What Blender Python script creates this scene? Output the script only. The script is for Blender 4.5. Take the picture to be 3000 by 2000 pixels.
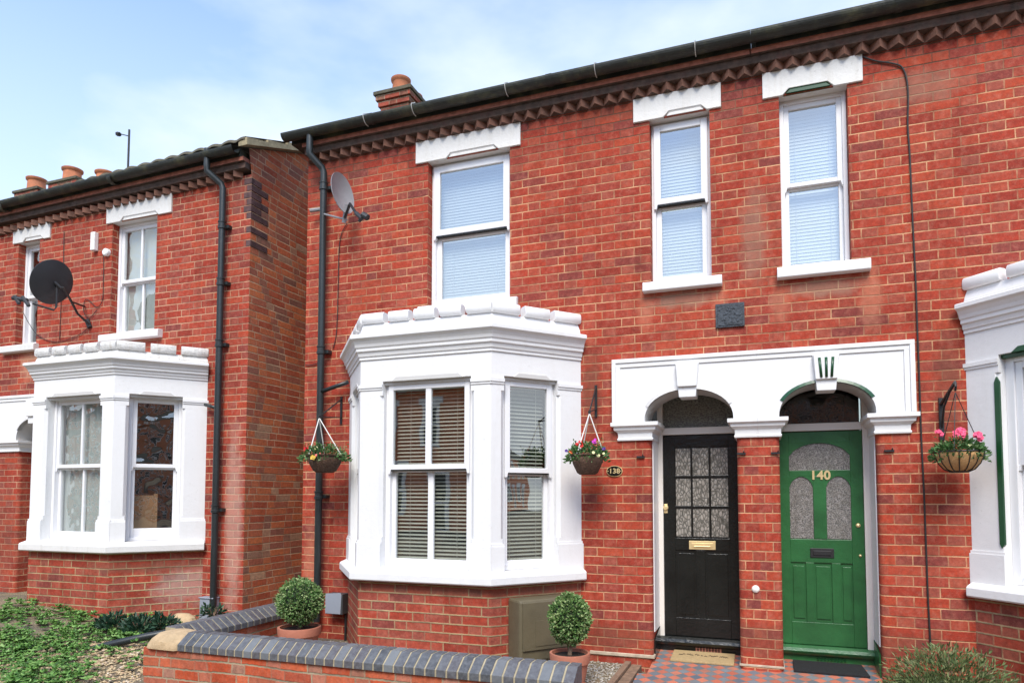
import bpy, bmesh, math, random
from mathutils import Vector, Matrix
random.seed(7)
S = bpy.context.scene
for o in list(bpy.data.objects): bpy.data.objects.remove(o)
R = math.radians
# ------------------------------------------------------------------ camera
F_PX, YAW, PIT, CX, CY = 1972.1977, R(-19.655), R(3.00822), 1535.136, 1346.366
CAM = Vector((0, -5.9645, 1.5))
cam = bpy.data.cameras.new('camera'); camo = bpy.data.objects.new('camera', cam)
S.collection.objects.link(camo); S.camera = camo
cam.sensor_width = 36; cam.lens = 36*F_PX/3000
cam.shift_x = -(CX-1500)/3000; cam.shift_y = (CY-1000)/3000
cam.clip_start = .05; cam.clip_end = 2000
fw = Vector((math.sin(YAW)*math.cos(PIT), math.cos(YAW)*math.cos(PIT), math.sin(PIT)))
rt = Vector((math.cos(YAW), -math.sin(YAW), 0)); up = rt.cross(fw)
camo.matrix_world = Matrix(((rt.x, up.x, -fw.x, CAM.x), (rt.y, up.y, -fw.y, CAM.y), (rt.z, up.z, -fw.z, CAM.z), (0, 0, 0, 1)))
S.render.resolution_x, S.render.resolution_y = 1024, 682
def at(x, y, Y=0.0):
    "point where the sight line through a pixel of the survey photo meets the plane y=Y"
    d = fw+rt*((x/.784-CX)/F_PX)-up*((y/.784-CY)/F_PX)
    return CAM+d*((Y-CAM.y)/d.y)
# ------------------------------------------------------------------ sky, sun, exposure
SUN_EL, SUN_AZ = R(50), R(166)      # azimuth measured clockwise from +y
W = bpy.data.worlds.new('World'); S.world = W; W.use_nodes = True
nt = W.node_tree; nt.nodes.clear()
def wn(t, **k):
    n = nt.nodes.new(t)
    for a, b in k.items(): setattr(n, a, b)
    return n
sky = wn('ShaderNodeTexSky', sky_type='NISHITA', sun_disc=False, sun_elevation=SUN_EL, sun_rotation=SUN_AZ, air_density=1.0, dust_density=.4, ozone_density=1.5)
tc = wn('ShaderNodeTexCoord'); mp = wn('ShaderNodeMapping'); mp.inputs['Scale'].default_value = (1.0, 1.0, 2.3); mp.inputs['Location'].default_value = (3.1, .7, .4)
nz = wn('ShaderNodeTexNoise'); nz.inputs['Scale'].default_value = 1.9; nz.inputs['Detail'].default_value = 6; nz.inputs['Roughness'].default_value = .5
cr = wn('ShaderNodeValToRGB'); cr.color_ramp.elements[0].position = .48; cr.color_ramp.elements[1].position = .70
sep = wn('ShaderNodeSeparateXYZ'); hr = wn('ShaderNodeMapRange'); hr.inputs[1].default_value = .6; hr.inputs[2].default_value = .15; hr.inputs[3].default_value = .12; hr.inputs[4].default_value = .8
add = wn('ShaderNodeMath', operation='MULTIPLY_ADD', use_clamp=True); add.inputs[1].default_value = .7
mix = wn('ShaderNodeMix', data_type='RGBA'); mix.inputs[7].default_value = (4.9, 5.35, 5.8, 1)
bg = wn('ShaderNodeBackground'); bg.inputs[1].default_value = .145; wo = wn('ShaderNodeOutputWorld')
L = nt.links.new
L(tc.outputs['Generated'], mp.inputs[0]); L(mp.outputs[0], nz.inputs[0]); L(nz.outputs[0], cr.inputs[0])
L(tc.outputs['Generated'], sep.inputs[0]); L(sep.outputs[2], hr.inputs[0])
L(cr.outputs[0], add.inputs[0]); L(hr.outputs[0], add.inputs[2]); L(add.outputs[0], mix.inputs[0])
tint = wn('ShaderNodeMix', data_type='RGBA', blend_type='MULTIPLY'); tint.inputs[0].default_value = 1; tint.inputs[7].default_value = (1.38, 1.56, 1.75, 1); L(sky.outputs[0], tint.inputs[6]); L(tint.outputs[2], mix.inputs[6]); L(mix.outputs[2], bg.inputs[0]); L(bg.outputs[0], wo.inputs[0])
sl = bpy.data.lights.new('sun', 'SUN'); sl.energy = 2.9; sl.angle = R(28); sl.color = (1, .94, .85)
slo = bpy.data.objects.new('sun', sl); S.collection.objects.link(slo)
sd = Vector((math.sin(SUN_AZ)*math.cos(SUN_EL), math.cos(SUN_AZ)*math.cos(SUN_EL), math.sin(SUN_EL)))
slo.rotation_euler = sd.to_track_quat('Z', 'Y').to_euler()
S.view_settings.view_transform = 'Standard'; S.view_settings.look = 'None'; S.view_settings.gamma = 1; S.view_settings.exposure = .6
# ------------------------------------------------------------------ materials
class NT:
    def __init__(s, name):
        s.m = bpy.data.materials.new(name); s.m.use_nodes = True; s.t = s.m.node_tree
        s.b = s.t.nodes['Principled BSDF']; s.o = s.t.nodes['Material Output']
    def n(s, t, **k):
        n = s.t.nodes.new(t)
        for a, b in k.items(): setattr(n, a, b)
        return n
    def ln(s, a, b): s.t.links.new(a, b)
    def put(s, sock, v):
        if hasattr(v, 'links'): s.ln(v, sock)
        else: sock.default_value = v
    def ma(s, op, a, b=0.0, c=0.0, clamp=False):
        n = s.n('ShaderNodeMath', operation=op, use_clamp=clamp)
        s.put(n.inputs[0], a); s.put(n.inputs[1], b)
        if len(n.inputs) > 2: s.put(n.inputs[2], c)
        return n.outputs[0]
    def mixc(s, f, a, b, bt='MIX'):
        n = s.n('ShaderNodeMix', data_type='RGBA', blend_type=bt)
        s.put(n.inputs[0], f); s.put(n.inputs[6], c4(a)); s.put(n.inputs[7], c4(b)); return n.outputs[2]
    def noise(s, vec, scale, detail=3, rough=.55, col=False):
        n = s.n('ShaderNodeTexNoise'); n.inputs['Scale'].default_value = scale; n.inputs['Detail'].default_value = detail; n.inputs['Roughness'].default_value = rough
        if vec is not None: s.ln(vec, n.inputs[0])
        return n.outputs[1 if col else 0]
    def ramp(s, f, stops, interp='LINEAR'):
        n = s.n('ShaderNodeValToRGB'); e = n.color_ramp.elements; n.color_ramp.interpolation = interp
        while len(e) < len(stops): e.new(.5)
        for i, (p, c) in enumerate(stops): e[i].position = p; e[i].color = c4(c)
        s.ln(f, n.inputs[0]); return n.outputs[0]
    def rng(s, f, a, b, c, d):
        n = s.n('ShaderNodeMapRange'); s.ln(f, n.inputs[0])
        for i, v in enumerate((a, b, c, d)): n.inputs[i+1].default_value = v
        return n.outputs[0]
    def bump(s, h, dist=.01, st=1.0):
        n = s.n('ShaderNodeBump'); n.inputs['Strength'].default_value = st; n.inputs['Distance'].default_value = dist
        s.ln(h, n.inputs['Height']); s.ln(n.outputs[0], s.b.inputs['Normal'])
    def pos(s): return s.n('ShaderNodeNewGeometry').outputs['Position']
def c4(c):
    if hasattr(c, 'links'): return c
    if isinstance(c, (int, float)): return (c, c, c, 1)
    return tuple(c) if len(c) == 4 else (*c, 1)
def brick(name, cols, headers, mortar, mdark, jw=.0105, bond='flemish', soot_shade=.25, wob=.004, stain=(.2, .13, .09), bump=.006, hmix=.6, course=.0795, zsoot=None, patches=()):
    s = NT(name); uv = s.n('ShaderNodeUVMap').outputs[0]; P = s.pos()
    sp = s.n('ShaderNodeSeparateXYZ'); s.ln(uv, sp.inputs[0])
    w1 = s.noise(P, 9, 2); w2 = s.noise(P, 26, 2)
    u = s.ma('ADD', sp.outputs[0], s.ma('MULTIPLY', s.ma('SUBTRACT', w1, .5), wob*2)); v = s.ma('ADD', sp.outputs[1], s.ma('MULTIPLY', s.ma('SUBTRACT', w2, .5), wob))
    v = s.ma('ADD', v, s.ma('MULTIPLY', s.ma('SUBTRACT', s.noise(P, 1.3, 1), .5), wob*2.5))
    PR = .35775
    r = s.ma('FLOOR', s.ma('DIVIDE', v, course)); fv = s.ma('SUBTRACT', v, s.ma('MULTIPLY', r, course))
    par = s.ma('FLOORED_MODULO', r, 2.0) if bond == 'flemish' else s.ma('MULTIPLY', s.ma('SINE', s.ma('MULTIPLY', r, 12.7)), 1.7)
    uu = s.ma('ADD', s.ma('DIVIDE', u, PR), s.ma('MULTIPLY', par, .5)); cell = s.ma('FLOOR', uu); fu = s.ma('SUBTRACT', uu, cell)
    isH = s.ma('GREATER_THAN', fu, .66667)
    du = s.ma('MULTIPLY', s.ma('MINIMUM', s.ma('MINIMUM', fu, s.ma('SUBTRACT', 1.0, fu)), s.ma('ABSOLUTE', s.ma('SUBTRACT', fu, .66667))), PR)
    dv = s.ma('MINIMUM', fv, s.ma('SUBTRACT', course, fv)); d = s.ma('MINIMUM', du, dv)
    d = s.ma('ADD', d, s.ma('MULTIPLY', s.ma('SUBTRACT', s.noise(P, 70, 2), .5), .005))
    mm = s.rng(d, jw/2-.0015, jw/2+.0018, 1.0, 0.0); isv = s.ma('LESS_THAN', du, dv); mm = s.ma('MULTIPLY', mm, s.ma('SUBTRACT', 1.0, s.ma('MULTIPLY', isv, s.rng(s.noise(P, 6, 2), .35, .65, .1, .75))))
    cv = s.n('ShaderNodeCombineXYZ'); s.ln(s.ma('ADD', cell, s.ma('MULTIPLY', isH, .37)), cv.inputs[0]); s.ln(r, cv.inputs[1])
    wn_ = s.n('ShaderNodeTexWhiteNoise'); wn_.noise_dimensions = '3D'; s.ln(cv.outputs[0], wn_.inputs[0])
    base = s.ramp(wn_.outputs[0], cols)
    ws = s.n('ShaderNodeSeparateColor'); s.ln(wn_.outputs[1], ws.inputs[0])
    base = s.mixc(s.ma('MULTIPLY', s.ma('MULTIPLY', isH, hmix), s.rng(ws.outputs[1], .1, .9, .3, 1.0)), base, headers)
    base = s.mixc(s.rng(s.noise(P, 30, 5, .75), .38, .62, 0, .75), base, s.mixc(1.0, base, (.55, .56, .62), 'MULTIPLY'))
    base = s.mixc(s.rng(s.noise(P, 17, 4, .7), .48, .68, 0, .6), base, s.mixc(.6, base, (.50, .19, .13)))
    base = s.mixc(s.rng(s.noise(P, 120, 3, .8), .5, .75, 0, .4), base, (.60, .24, .13)); base = s.mixc(s.rng(s.noise(P, 95, 2, .8), .6, .78, 0, .5), base, (.10, .03, .025))
    mo = s.mixc(s.rng(s.noise(P, 3.0, 4, .65), .42, .62, 0, 1), mortar, mdark)
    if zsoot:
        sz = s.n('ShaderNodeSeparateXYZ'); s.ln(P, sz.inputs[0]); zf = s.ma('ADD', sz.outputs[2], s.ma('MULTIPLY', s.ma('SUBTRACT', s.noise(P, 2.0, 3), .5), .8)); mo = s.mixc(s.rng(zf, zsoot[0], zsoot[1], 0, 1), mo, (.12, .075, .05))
    col = s.mixc(mm, base, mo)
    ms = s.n('ShaderNodeMapping'); ms.inputs['Scale'].default_value = (3.2, 3.2, .45); s.ln(P, ms.inputs[0]); strk = s.rng(s.noise(ms.outputs[0], 1.6, 6, .62), .5, .74, 0, soot_shade*1.3); col = s.mixc(strk, col, s.mixc(1.0, col, (.60, .55, .5), 'MULTIPLY'))
    dirt = s.rng(s.noise(P, .9, 5, .6), .45, .75, 0, soot_shade); dirt2 = s.rng(s.noise(P, 5, 5, .7), .5, .8, 0, soot_shade*.9)
    col = s.mixc(dirt, col, s.mixc(1.0, col, (.62, .5, .42), 'MULTIPLY')); col = s.mixc(dirt2, col, s.mixc(1.0, col, (.5, .42, .36), 'MULTIPLY'))
    if patches:
        sp2 = s.n('ShaderNodeSeparateXYZ'); s.ln(P, sp2.inputs[0]); wob_ = s.ma('MULTIPLY', s.ma('SUBTRACT', s.noise(P, 7, 5, .7), .5), 1.5)
        for (px_, pz_, rx_, rz_, pc, ps_) in patches:
            a_ = s.ma('DIVIDE', s.ma('SUBTRACT', sp2.outputs[0], px_), rx_); b_ = s.ma('DIVIDE', s.ma('SUBTRACT', sp2.outputs[2], pz_), rz_)
            dd_ = s.ma('ADD', s.ma('SQRT', s.ma('ADD', s.ma('MULTIPLY', a_, a_), s.ma('MULTIPLY', b_, b_))), wob_); col = s.mixc(s.rng(dd_, .5, 1.1, ps_, 0), col, s.mixc(.72, col, pc))
    s.ln(col, s.b.inputs['Base Color']); s.b.inputs['Roughness'].default_value = .88; s.b.inputs['Specular IOR Level'].default_value = .25
    h = s.ma('ADD', s.ma('MULTIPLY', mm, -.7), s.ma('ADD', s.ma('MULTIPLY', s.noise(P, 60, 4, .7), .45), s.ma('MULTIPLY', ws.outputs[2], .25))); s.bump(h, bump, .8)
    return s.m
def plain(name, col, rough=.5, var=.08, sc=8, metal=0, bump=0, bsc=60, spec=.5, dark=None, dsc=3, damt=.5):
    s = NT(name); P = s.pos()
    c = s.mixc(s.rng(s.noise(P, sc, 5, .6), .3, .7, 0, 1), tuple(x*(1-var) for x in col), tuple(min(1, x*(1+var)) for x in col))
    if dark: c = s.mixc(s.rng(s.noise(P, dsc, 6, .68), .5, .72, 0, damt), c, dark)
    s.ln(c, s.b.inputs['Base Color']); s.b.inputs['Roughness'].default_value = rough; s.b.inputs['Metallic'].default_value = metal; s.b.inputs['Specular IOR Level'].default_value = spec
    if bump: s.bump(s.noise(P, bsc, 5, .65), bump, .7)
    return s.m
RED = [(0, (.30, .036, .022)), (.25, (.37, .040, .022)), (.5, (.44, .052, .026)), (.72, (.47, .068, .030)), (.88, (.36, .052, .034)), (.96, (.27, .048, .038)), (1, (.22, .045, .04))]
M = {}
PALE, DAMP, GREY = (.62, .27, .16), (.12, .055, .035), (.30, .20, .14)
PATCH = [(-.98, 3.15, .09, .22, PALE, .42), (-.33, 3.12, .08, .25, PALE, .42), (.15, 3.12, .09, .22, PALE, .38), (.83, 3.1, .1, .3, PALE, .42), (-.65, 3.22, .32, .09, GREY, .75), (.5, 3.2, .32, .09, GREY, .75), (-.05, 3.7, .13, .5, GREY, .6), (-1.47, 2.45, .11, .42, DAMP, .75), (1.34, 2.35, .10, .45, DAMP, .6), (-1.2, 5.05, .5, .12, DAMP, .5), (-2.9, 3.35, .5, .1, DAMP, .5), (-4.3, 5.0, .4, .25, DAMP, .5), (.9, .3, .5, .16, DAMP, .55), (-1.3, .25, .4, .14, DAMP, .55), (-.05, .3, .3, .16, DAMP, .5), (1.2, 4.75, .4, .16, GREY, .5), (-4.5, .6, .12, .7, PALE, .45)]
M['brick'] = brick('red_facing_brick', RED, (.37, .098, .062), (.66, .37, .20), (.28, .15, .085), jw=.0088, soot_shade=.45, patches=PATCH, zsoot=(4.55, 4.95))
M['brick2'] = brick('red_brick_left', RED, (.34, .10, .07), (.60, .36, .22), (.3, .19, .13), soot_shade=.5, jw=.0095, patches=[(-5.55, 1.2, .13, 1.2, (.62, .45, .36), .5), (-5.5, 4.9, .25, .25, (.12, .06, .05), .6), (-8.9, 3.2, .2, .25, (.6, .35, .22), .6), (-9.3, .9, .3, .8, (.15, .06, .04), .5), (-7.2, 3.3, .6, .1, (.15, .07, .05), .5)])
M['gable'] = brick('weathered_gable_brick', [(0, (.46, .10, .05)), (.25, (.60, .14, .06)), (.5, (.74, .22, .08)), (.7, (.56, .16, .08)), (.86, (.40, .14, .09)), (.95, (.28, .14, .10)), (1, (.66, .40, .24))], (.52, .21, .12), (.60, .42, .27), (.34, .22, .13), bond='random', wob=.010, soot_shade=.3, hmix=.25)
M['gwall'] = brick('orange_garden_brick', [(0, (.36, .075, .04)), (.25, (.56, .085, .025)), (.42, (.40, .13, .08)), (.65, (.68, .115, .03)), (.8, (.36, .12, .07)), (.92, (.30, .20, .14)), (1, (.52, .20, .14))], (.5, .22, .15), (.36, .3, .2), (.22, .19, .13), bond='random', wob=.014, jw=.013, soot_shade=.35)
M['bay'] = brick('bay_base_brick', [(0, (.36, .05, .03)), (.4, (.47, .065, .035)), (.7, (.42, .09, .055)), (.9, (.32, .06, .045)), (1, (.24, .06, .05))], (.40, .12, .08), (.50, .38, .21), (.28, .22, .13), jw=.012, soot_shade=.6, patches=[(-6.02, .5, .30, .22, (.50, .42, .36), .55), (-6.3, .72, .6, .06, (.16, .09, .06), .6), (-2.6, .68, 1.2, .05, (.14, .08, .05), .6), (-1.75, .4, .3, .4, (.2, .11, .07), .5)])
M['soot_shade'] = plain('sooty_shaded_brick', (.085, .055, .042), .9, .4, 14, bump=.01, bsc=40, dark=(.14, .04, .03), dsc=9)  # real soot on the upper course, painted shade on the eaves undersides
M['tooth'] = plain('dogtooth_brick', (.24, .115, .078), .9, .3, 12, bump=.008, bsc=50, dark=(.1, .07, .05), dsc=7)
M['band'] = plain('red_band_brick', (.34, .12, .08), .9, .35, 16, bump=.008, bsc=50, dark=(.15, .08, .06), dsc=7)
M['blackbrick'] = plain('dark_quoin_brick', (.085, .042, .042), .75, .5, 14, bump=.008, bsc=50, dark=(.1, .05, .04))
def painted(name, col, grime, amt, bump, bsc, rough=.55):
    s = NT(name); P = s.pos(); ms = s.n('ShaderNodeMapping'); ms.inputs['Scale'].default_value = (7, 7, .8); s.ln(P, ms.inputs[0])
    c = s.mixc(s.rng(s.noise(P, 2.2, 5, .6), .35, .7, 0, .8), col, tuple(x*.955 for x in col)); c = s.mixc(s.rng(s.noise(ms.outputs[0], 1.4, 6, .7), .52, .78, 0, amt), c, grime)
    c = s.mixc(s.rng(s.noise(P, 24, 5, .75), .62, .74, 0, amt*1.4), c, tuple(x*.7 for x in grime)); s.ln(c, s.b.inputs[0]); s.b.inputs['Roughness'].default_value = rough
    s.bump(s.ma('ADD', s.noise(P, bsc, 5, .65), s.ma('MULTIPLY', s.noise(P, 5, 3), .8)), bump, .7); return s.m
M['white'] = painted('white_masonry_paint', (.76, .76, .755), (.60, .585, .54), .3, .003, 22)
M['oldwhite'] = painted('flaking_white_paint', (.68, .67, .64), (.42, .37, .28), .9, .03, 26, .7)
M['upvc'] = plain('white_window_frame', (.77, .77, .78), .3, .015, 2)
M['cream'] = plain('cream_painted_frame', (.74, .70, .64), .45, .03, 3)
M['lintel'] = painted('painted_lintel', (.70, .69, .665), (.50, .47, .40), .5, .005, 28)
M['stone'] = plain('sandstone_block', (.46, .33, .19), .9, .2, 9, bump=.02, bsc=20, dark=(.32, .24, .14), dsc=6)
M['green'] = plain('green_gloss', (.022, .115, .035), .32, .2, 4, bump=.004, bsc=30, dark=(.012, .06, .02), dsc=5, damt=.5)
M['dgreen'] = plain('dark_green_gloss', (.006, .06, .018), .3, .15, 6)
M['black'] = plain('black_gloss', (.010, .011, .010), .13, .3, 6, bump=.006, bsc=28)
M['pipe'] = plain('black_pipe', (.018, .023, .024), .38, .2, 5, bump=.002, bsc=30)
M['gutter'] = plain('mossy_gutter', (.020, .024, .020), .55, .3, 5, bump=.008, bsc=30, dark=(.085, .085, .04), dsc=5, damt=.9)
M['iron'] = plain('black_iron', (.015, .015, .016), .5, .2, 20)
M['brass'] = plain('brass', (.90, .70, .36), .35, .05, 8, metal=.55)
M['clip'] = plain('gutter_clip', (.45, .45, .42), .5)
M['tile'] = plain('mossy_roof_tile', (.085, .075, .05), .9, .4, 14, bump=.012, bsc=40, dark=(.11, .11, .05), dsc=6)
M['slate'] = plain('slate_plaque', (.045, .055, .068), .65, .4, 30, bump=.02, bsc=45)
M['terra'] = plain('terracotta', (.42, .15, .09), .8, .12, 10, bump=.003, bsc=60, dark=(.34, .16, .11), dsc=7)
M['cterra'] = plain('chimney_pot_clay', (.48, .17, .08), .85, .2, 9, bump=.004, bsc=50, dark=(.25, .12, .07), dsc=6)
M['chim'] = brick('chimney_brick', [(0, (.2, .06, .05)), (.5, (.42, .08, .05)), (1, (.14, .09, .06))], (.2, .12, .08), (.45, .35, .25), (.2, .2, .12), soot_shade=.8)
M['olive'] = plain('olive_box', (.12, .10, .058), .55, .12, 5, bump=.003, bsc=40, dark=(.085, .07, .04), dsc=3)
M['grey'] = plain('grey_box', (.27, .30, .35), .45, .05, 6)
M['dgrey'] = plain('grey_box_side', (.05, .055, .06), .5, .1, 6)
M['dish'] = plain('dish_black', (.022, .024, .028), .55, .1, 12)
M['dishg'] = plain('dish_grey', (.25, .25, .26), .5, .08, 8)
M['wicker'] = plain('brown_wicker', (.10, .055, .035), .85, .5, 60, bump=.02, bsc=90, dark=(.16, .10, .06), dsc=40)
M['coir'] = plain('coir_liner', (.52, .30, .13), .95, .15, 40, bump=.01, bsc=120)
M['mat'] = plain('coir_mat', (.44, .31, .15), .95, .15, 60, bump=.01, bsc=160, dark=(.3, .22, .1), dsc=20)
M['matb'] = plain('black_mat', (.012, .012, .013), .9, .5, 90, bump=.01, bsc=160)
M['soil'] = plain('potting_soil', (.02, .015, .01), .95, .4, 40, bump=.02, bsc=60)
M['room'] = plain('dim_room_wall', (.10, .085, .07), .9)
M['blind'] = plain('cream_blind_slat', (.54, .53, .46), .45, .02)
M['blindw'] = plain('white_blind_slat', (.66, .68, .66), .45, .02)
M['curtain'] = plain('pale_curtain', (.46, .50, .49), .9, .1, 3, bump=.01, bsc=8)
M['card'] = plain('cardboard', (.34, .19, .09), .85, .08, 6)
M['chain'] = plain('white_plastic_chain', (.78, .76, .72), .5)
M['plastic'] = plain('white_plastic', (.8, .81, .8), .4)
M['cable'] = plain('black_cable', (.02, .018, .018), .6)
M['red'] = plain('red_petal', (.7, .01, .02), .6, .2, 60); M['pink'] = plain('pink_petal', (.85, .09, .2), .6, .25, 60)
M['magenta'] = plain('magenta_petal', (.6, .04, .5), .6, .2, 60); M['yellow'] = plain('yellow_petal', (.85, .55, .08), .6, .2, 60)
M['cpetal'] = plain('cream_petal', (.8, .78, .4), .6, .2, 60); M['orange'] = plain('orange_petal', (.85, .17, .04), .6, .2, 60); M['purple'] = plain('purple_petal', (.08, .03, .22), .6, .2, 60); M['salmon'] = plain('salmon_petal', (.75, .16, .13), .6, .2, 60)
M['stonechip'] = plain('pebble', (.36, .32, .25), .85, .5, 9)
M['terrafrag'] = plain('brick_fragment', (.6, .2, .09), .9, .2, 20, bump=.01)
M['opbrick'] = plain('opposite_brick', (.62, .24, .12), .9, .3, 4, dark=(.25, .1, .07))
M['dwhite'] = plain('dull_white', (.78, .76, .70), .6)
M['plinthm'] = plain('stained_render', (.46, .38, .28), .9, .25, 14, dark=(.3, .2, .14), dsc=9); M['cmort'] = plain('sandy_mortar', (.34, .29, .19), .95, .2, 20); M['wood'] = plain('weathered_wood', (.22, .14, .09), .85, .3, 20, bump=.008, bsc=50)
def leafmat(name, stops, rough=.5):
    s = NT(name); g = s.n('ShaderNodeNewGeometry')
    c = s.ramp(g.outputs['Random Per Island'], stops); c = s.mixc(s.rng(s.noise(g.outputs['Position'], 6, 2), .3, .7, 0, .5), c, s.mixc(1.0, c, (.55, .6, .5), 'MULTIPLY'))
    s.ln(c, s.b.inputs['Base Color']); s.b.inputs['Roughness'].default_value = rough; s.b.inputs['Specular IOR Level'].default_value = .35
    tr = s.n('ShaderNodeBsdfTranslucent'); s.ln(c, tr.inputs[0]); mx = s.n('ShaderNodeMixShader'); mx.inputs[0].default_value = .22
    s.ln(s.b.outputs[0], mx.inputs[1]); s.ln(tr.outputs[0], mx.inputs[2]); s.ln(mx.outputs[0], s.o.inputs[0]); return s.m
M['box'] = leafmat('box_leaf', [(0, (.06, .14, .035)), (.35, (.13, .26, .07)), (.65, (.27, .40, .14)), (.88, (.50, .58, .28)), (1, (.08, .14, .04))])
M['ivy'] = leafmat('ground_cover_leaf', [(0, (.04, .11, .02)), (.4, (.10, .24, .045)), (.75, (.20, .38, .08)), (1, (.34, .52, .18))])
M['dleaf'] = leafmat('dark_leaf', [(0, (.012, .035, .022)), (.5, (.025, .07, .04)), (.85, (.05, .11, .06)), (1, (.12, .2, .10))])
M['basket'] = leafmat('bedding_leaf', [(0, (.03, .09, .02)), (.4, (.07, .17, .05)), (.8, (.13, .26, .09)), (1, (.3, .4, .2))])
M['shrub'] = leafmat('shrub_leaf', [(0, (.05, .085, .03)), (.4, (.11, .16, .055)), (.75, (.20, .26, .10)), (1, (.36, .40, .19))])
def glass(name, refl=.1, k=1.6, tint=(.85, .93, .92), wav=0, wsc=3, rough=.01):
    s = NT(name); s.t.nodes.remove(s.b)
    tr = s.n('ShaderNodeBsdfTransparent'); tr.inputs[0].default_value = c4(tint); gl = s.n('ShaderNodeBsdfGlossy'); gl.inputs['Roughness'].default_value = rough
    fr = s.n('ShaderNodeFresnel'); gb = s.n('ShaderNodeNewGeometry'); s.ln(s.rng(gb.outputs['Backfacing'], 0, 1, 1.5, 1/1.5), fr.inputs[0]); f = s.ma('MULTIPLY_ADD', fr.outputs[0], k, refl, True); mx = s.n('ShaderNodeMixShader')
    s.ln(f, mx.inputs[0]); s.ln(tr.outputs[0], mx.inputs[1]); s.ln(gl.outputs[0], mx.inputs[2]); s.ln(mx.outputs[0], s.o.inputs[0])
    if wav:
        b = s.n('ShaderNodeBump'); b.inputs['Distance'].default_value = wav; s.ln(s.noise(s.pos(), wsc, 2), b.inputs['Height']); s.ln(b.outputs[0], gl.inputs['Normal'])
    return s.m
M['glass'] = glass('window_glass', .24, 1.6, (.95, 1, .98), wav=.002, wsc=1.5); M['skyglass'] = glass('upstairs_glass', .34, 1.8, (.92, .97, .96)); M['oldglass'] = glass('old_wavy_glass', .20, 1.6, (.97, .99, .97), wav=.03, wsc=2.6)
M['fan'] = glass('fanlight_glass', .05, 1.2, (.5, .52, .46), wav=.004, wsc=14)
def obscure(name, sc, kind, dist, col, st):
    s = NT(name); P = s.pos(); mpn = s.n('ShaderNodeMapping'); mpn.inputs['Scale'].default_value = st; s.ln(P, mpn.inputs[0])
    if kind == 'v':
        v = s.n('ShaderNodeTexVoronoi', feature='DISTANCE_TO_EDGE'); v.inputs['Scale'].default_value = sc; s.ln(mpn.outputs[0], v.inputs[0]); h = v.outputs[0]
        c = s.mixc(s.rng(h, 0, .22, 0, 1), (.05, .05, .04), col)
    else:
        h = s.noise(mpn.outputs[0], sc, 3, .7); c = s.mixc(s.rng(h, .4, .62, 0, 1), (.05, .05, .045), col)
    c = s.mixc(s.rng(s.noise(P, 22, 3), .4, .7, 0, .6), c, (.12, .11, .09))
    s.ln(c, s.b.inputs['Base Color']); s.b.inputs['Roughness'].default_value = .28; s.b.inputs['Specular IOR Level'].default_value = .6; s.bump(h, dist, .5); return s.m
M['obv'] = obscure('rippled_glass', 46, 'v', .012, (.36, .33, .29), (1, 1, .5)); M['obf'] = obscure('fanlight_ripple', 60, 'n', .006, (.24, .25, .20), (1, 1, 1.6)); M['obn'] = obscure('stippled_glass', 130, 'n', .008, (.34, .32, .30), (1, 1, 1))
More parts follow.
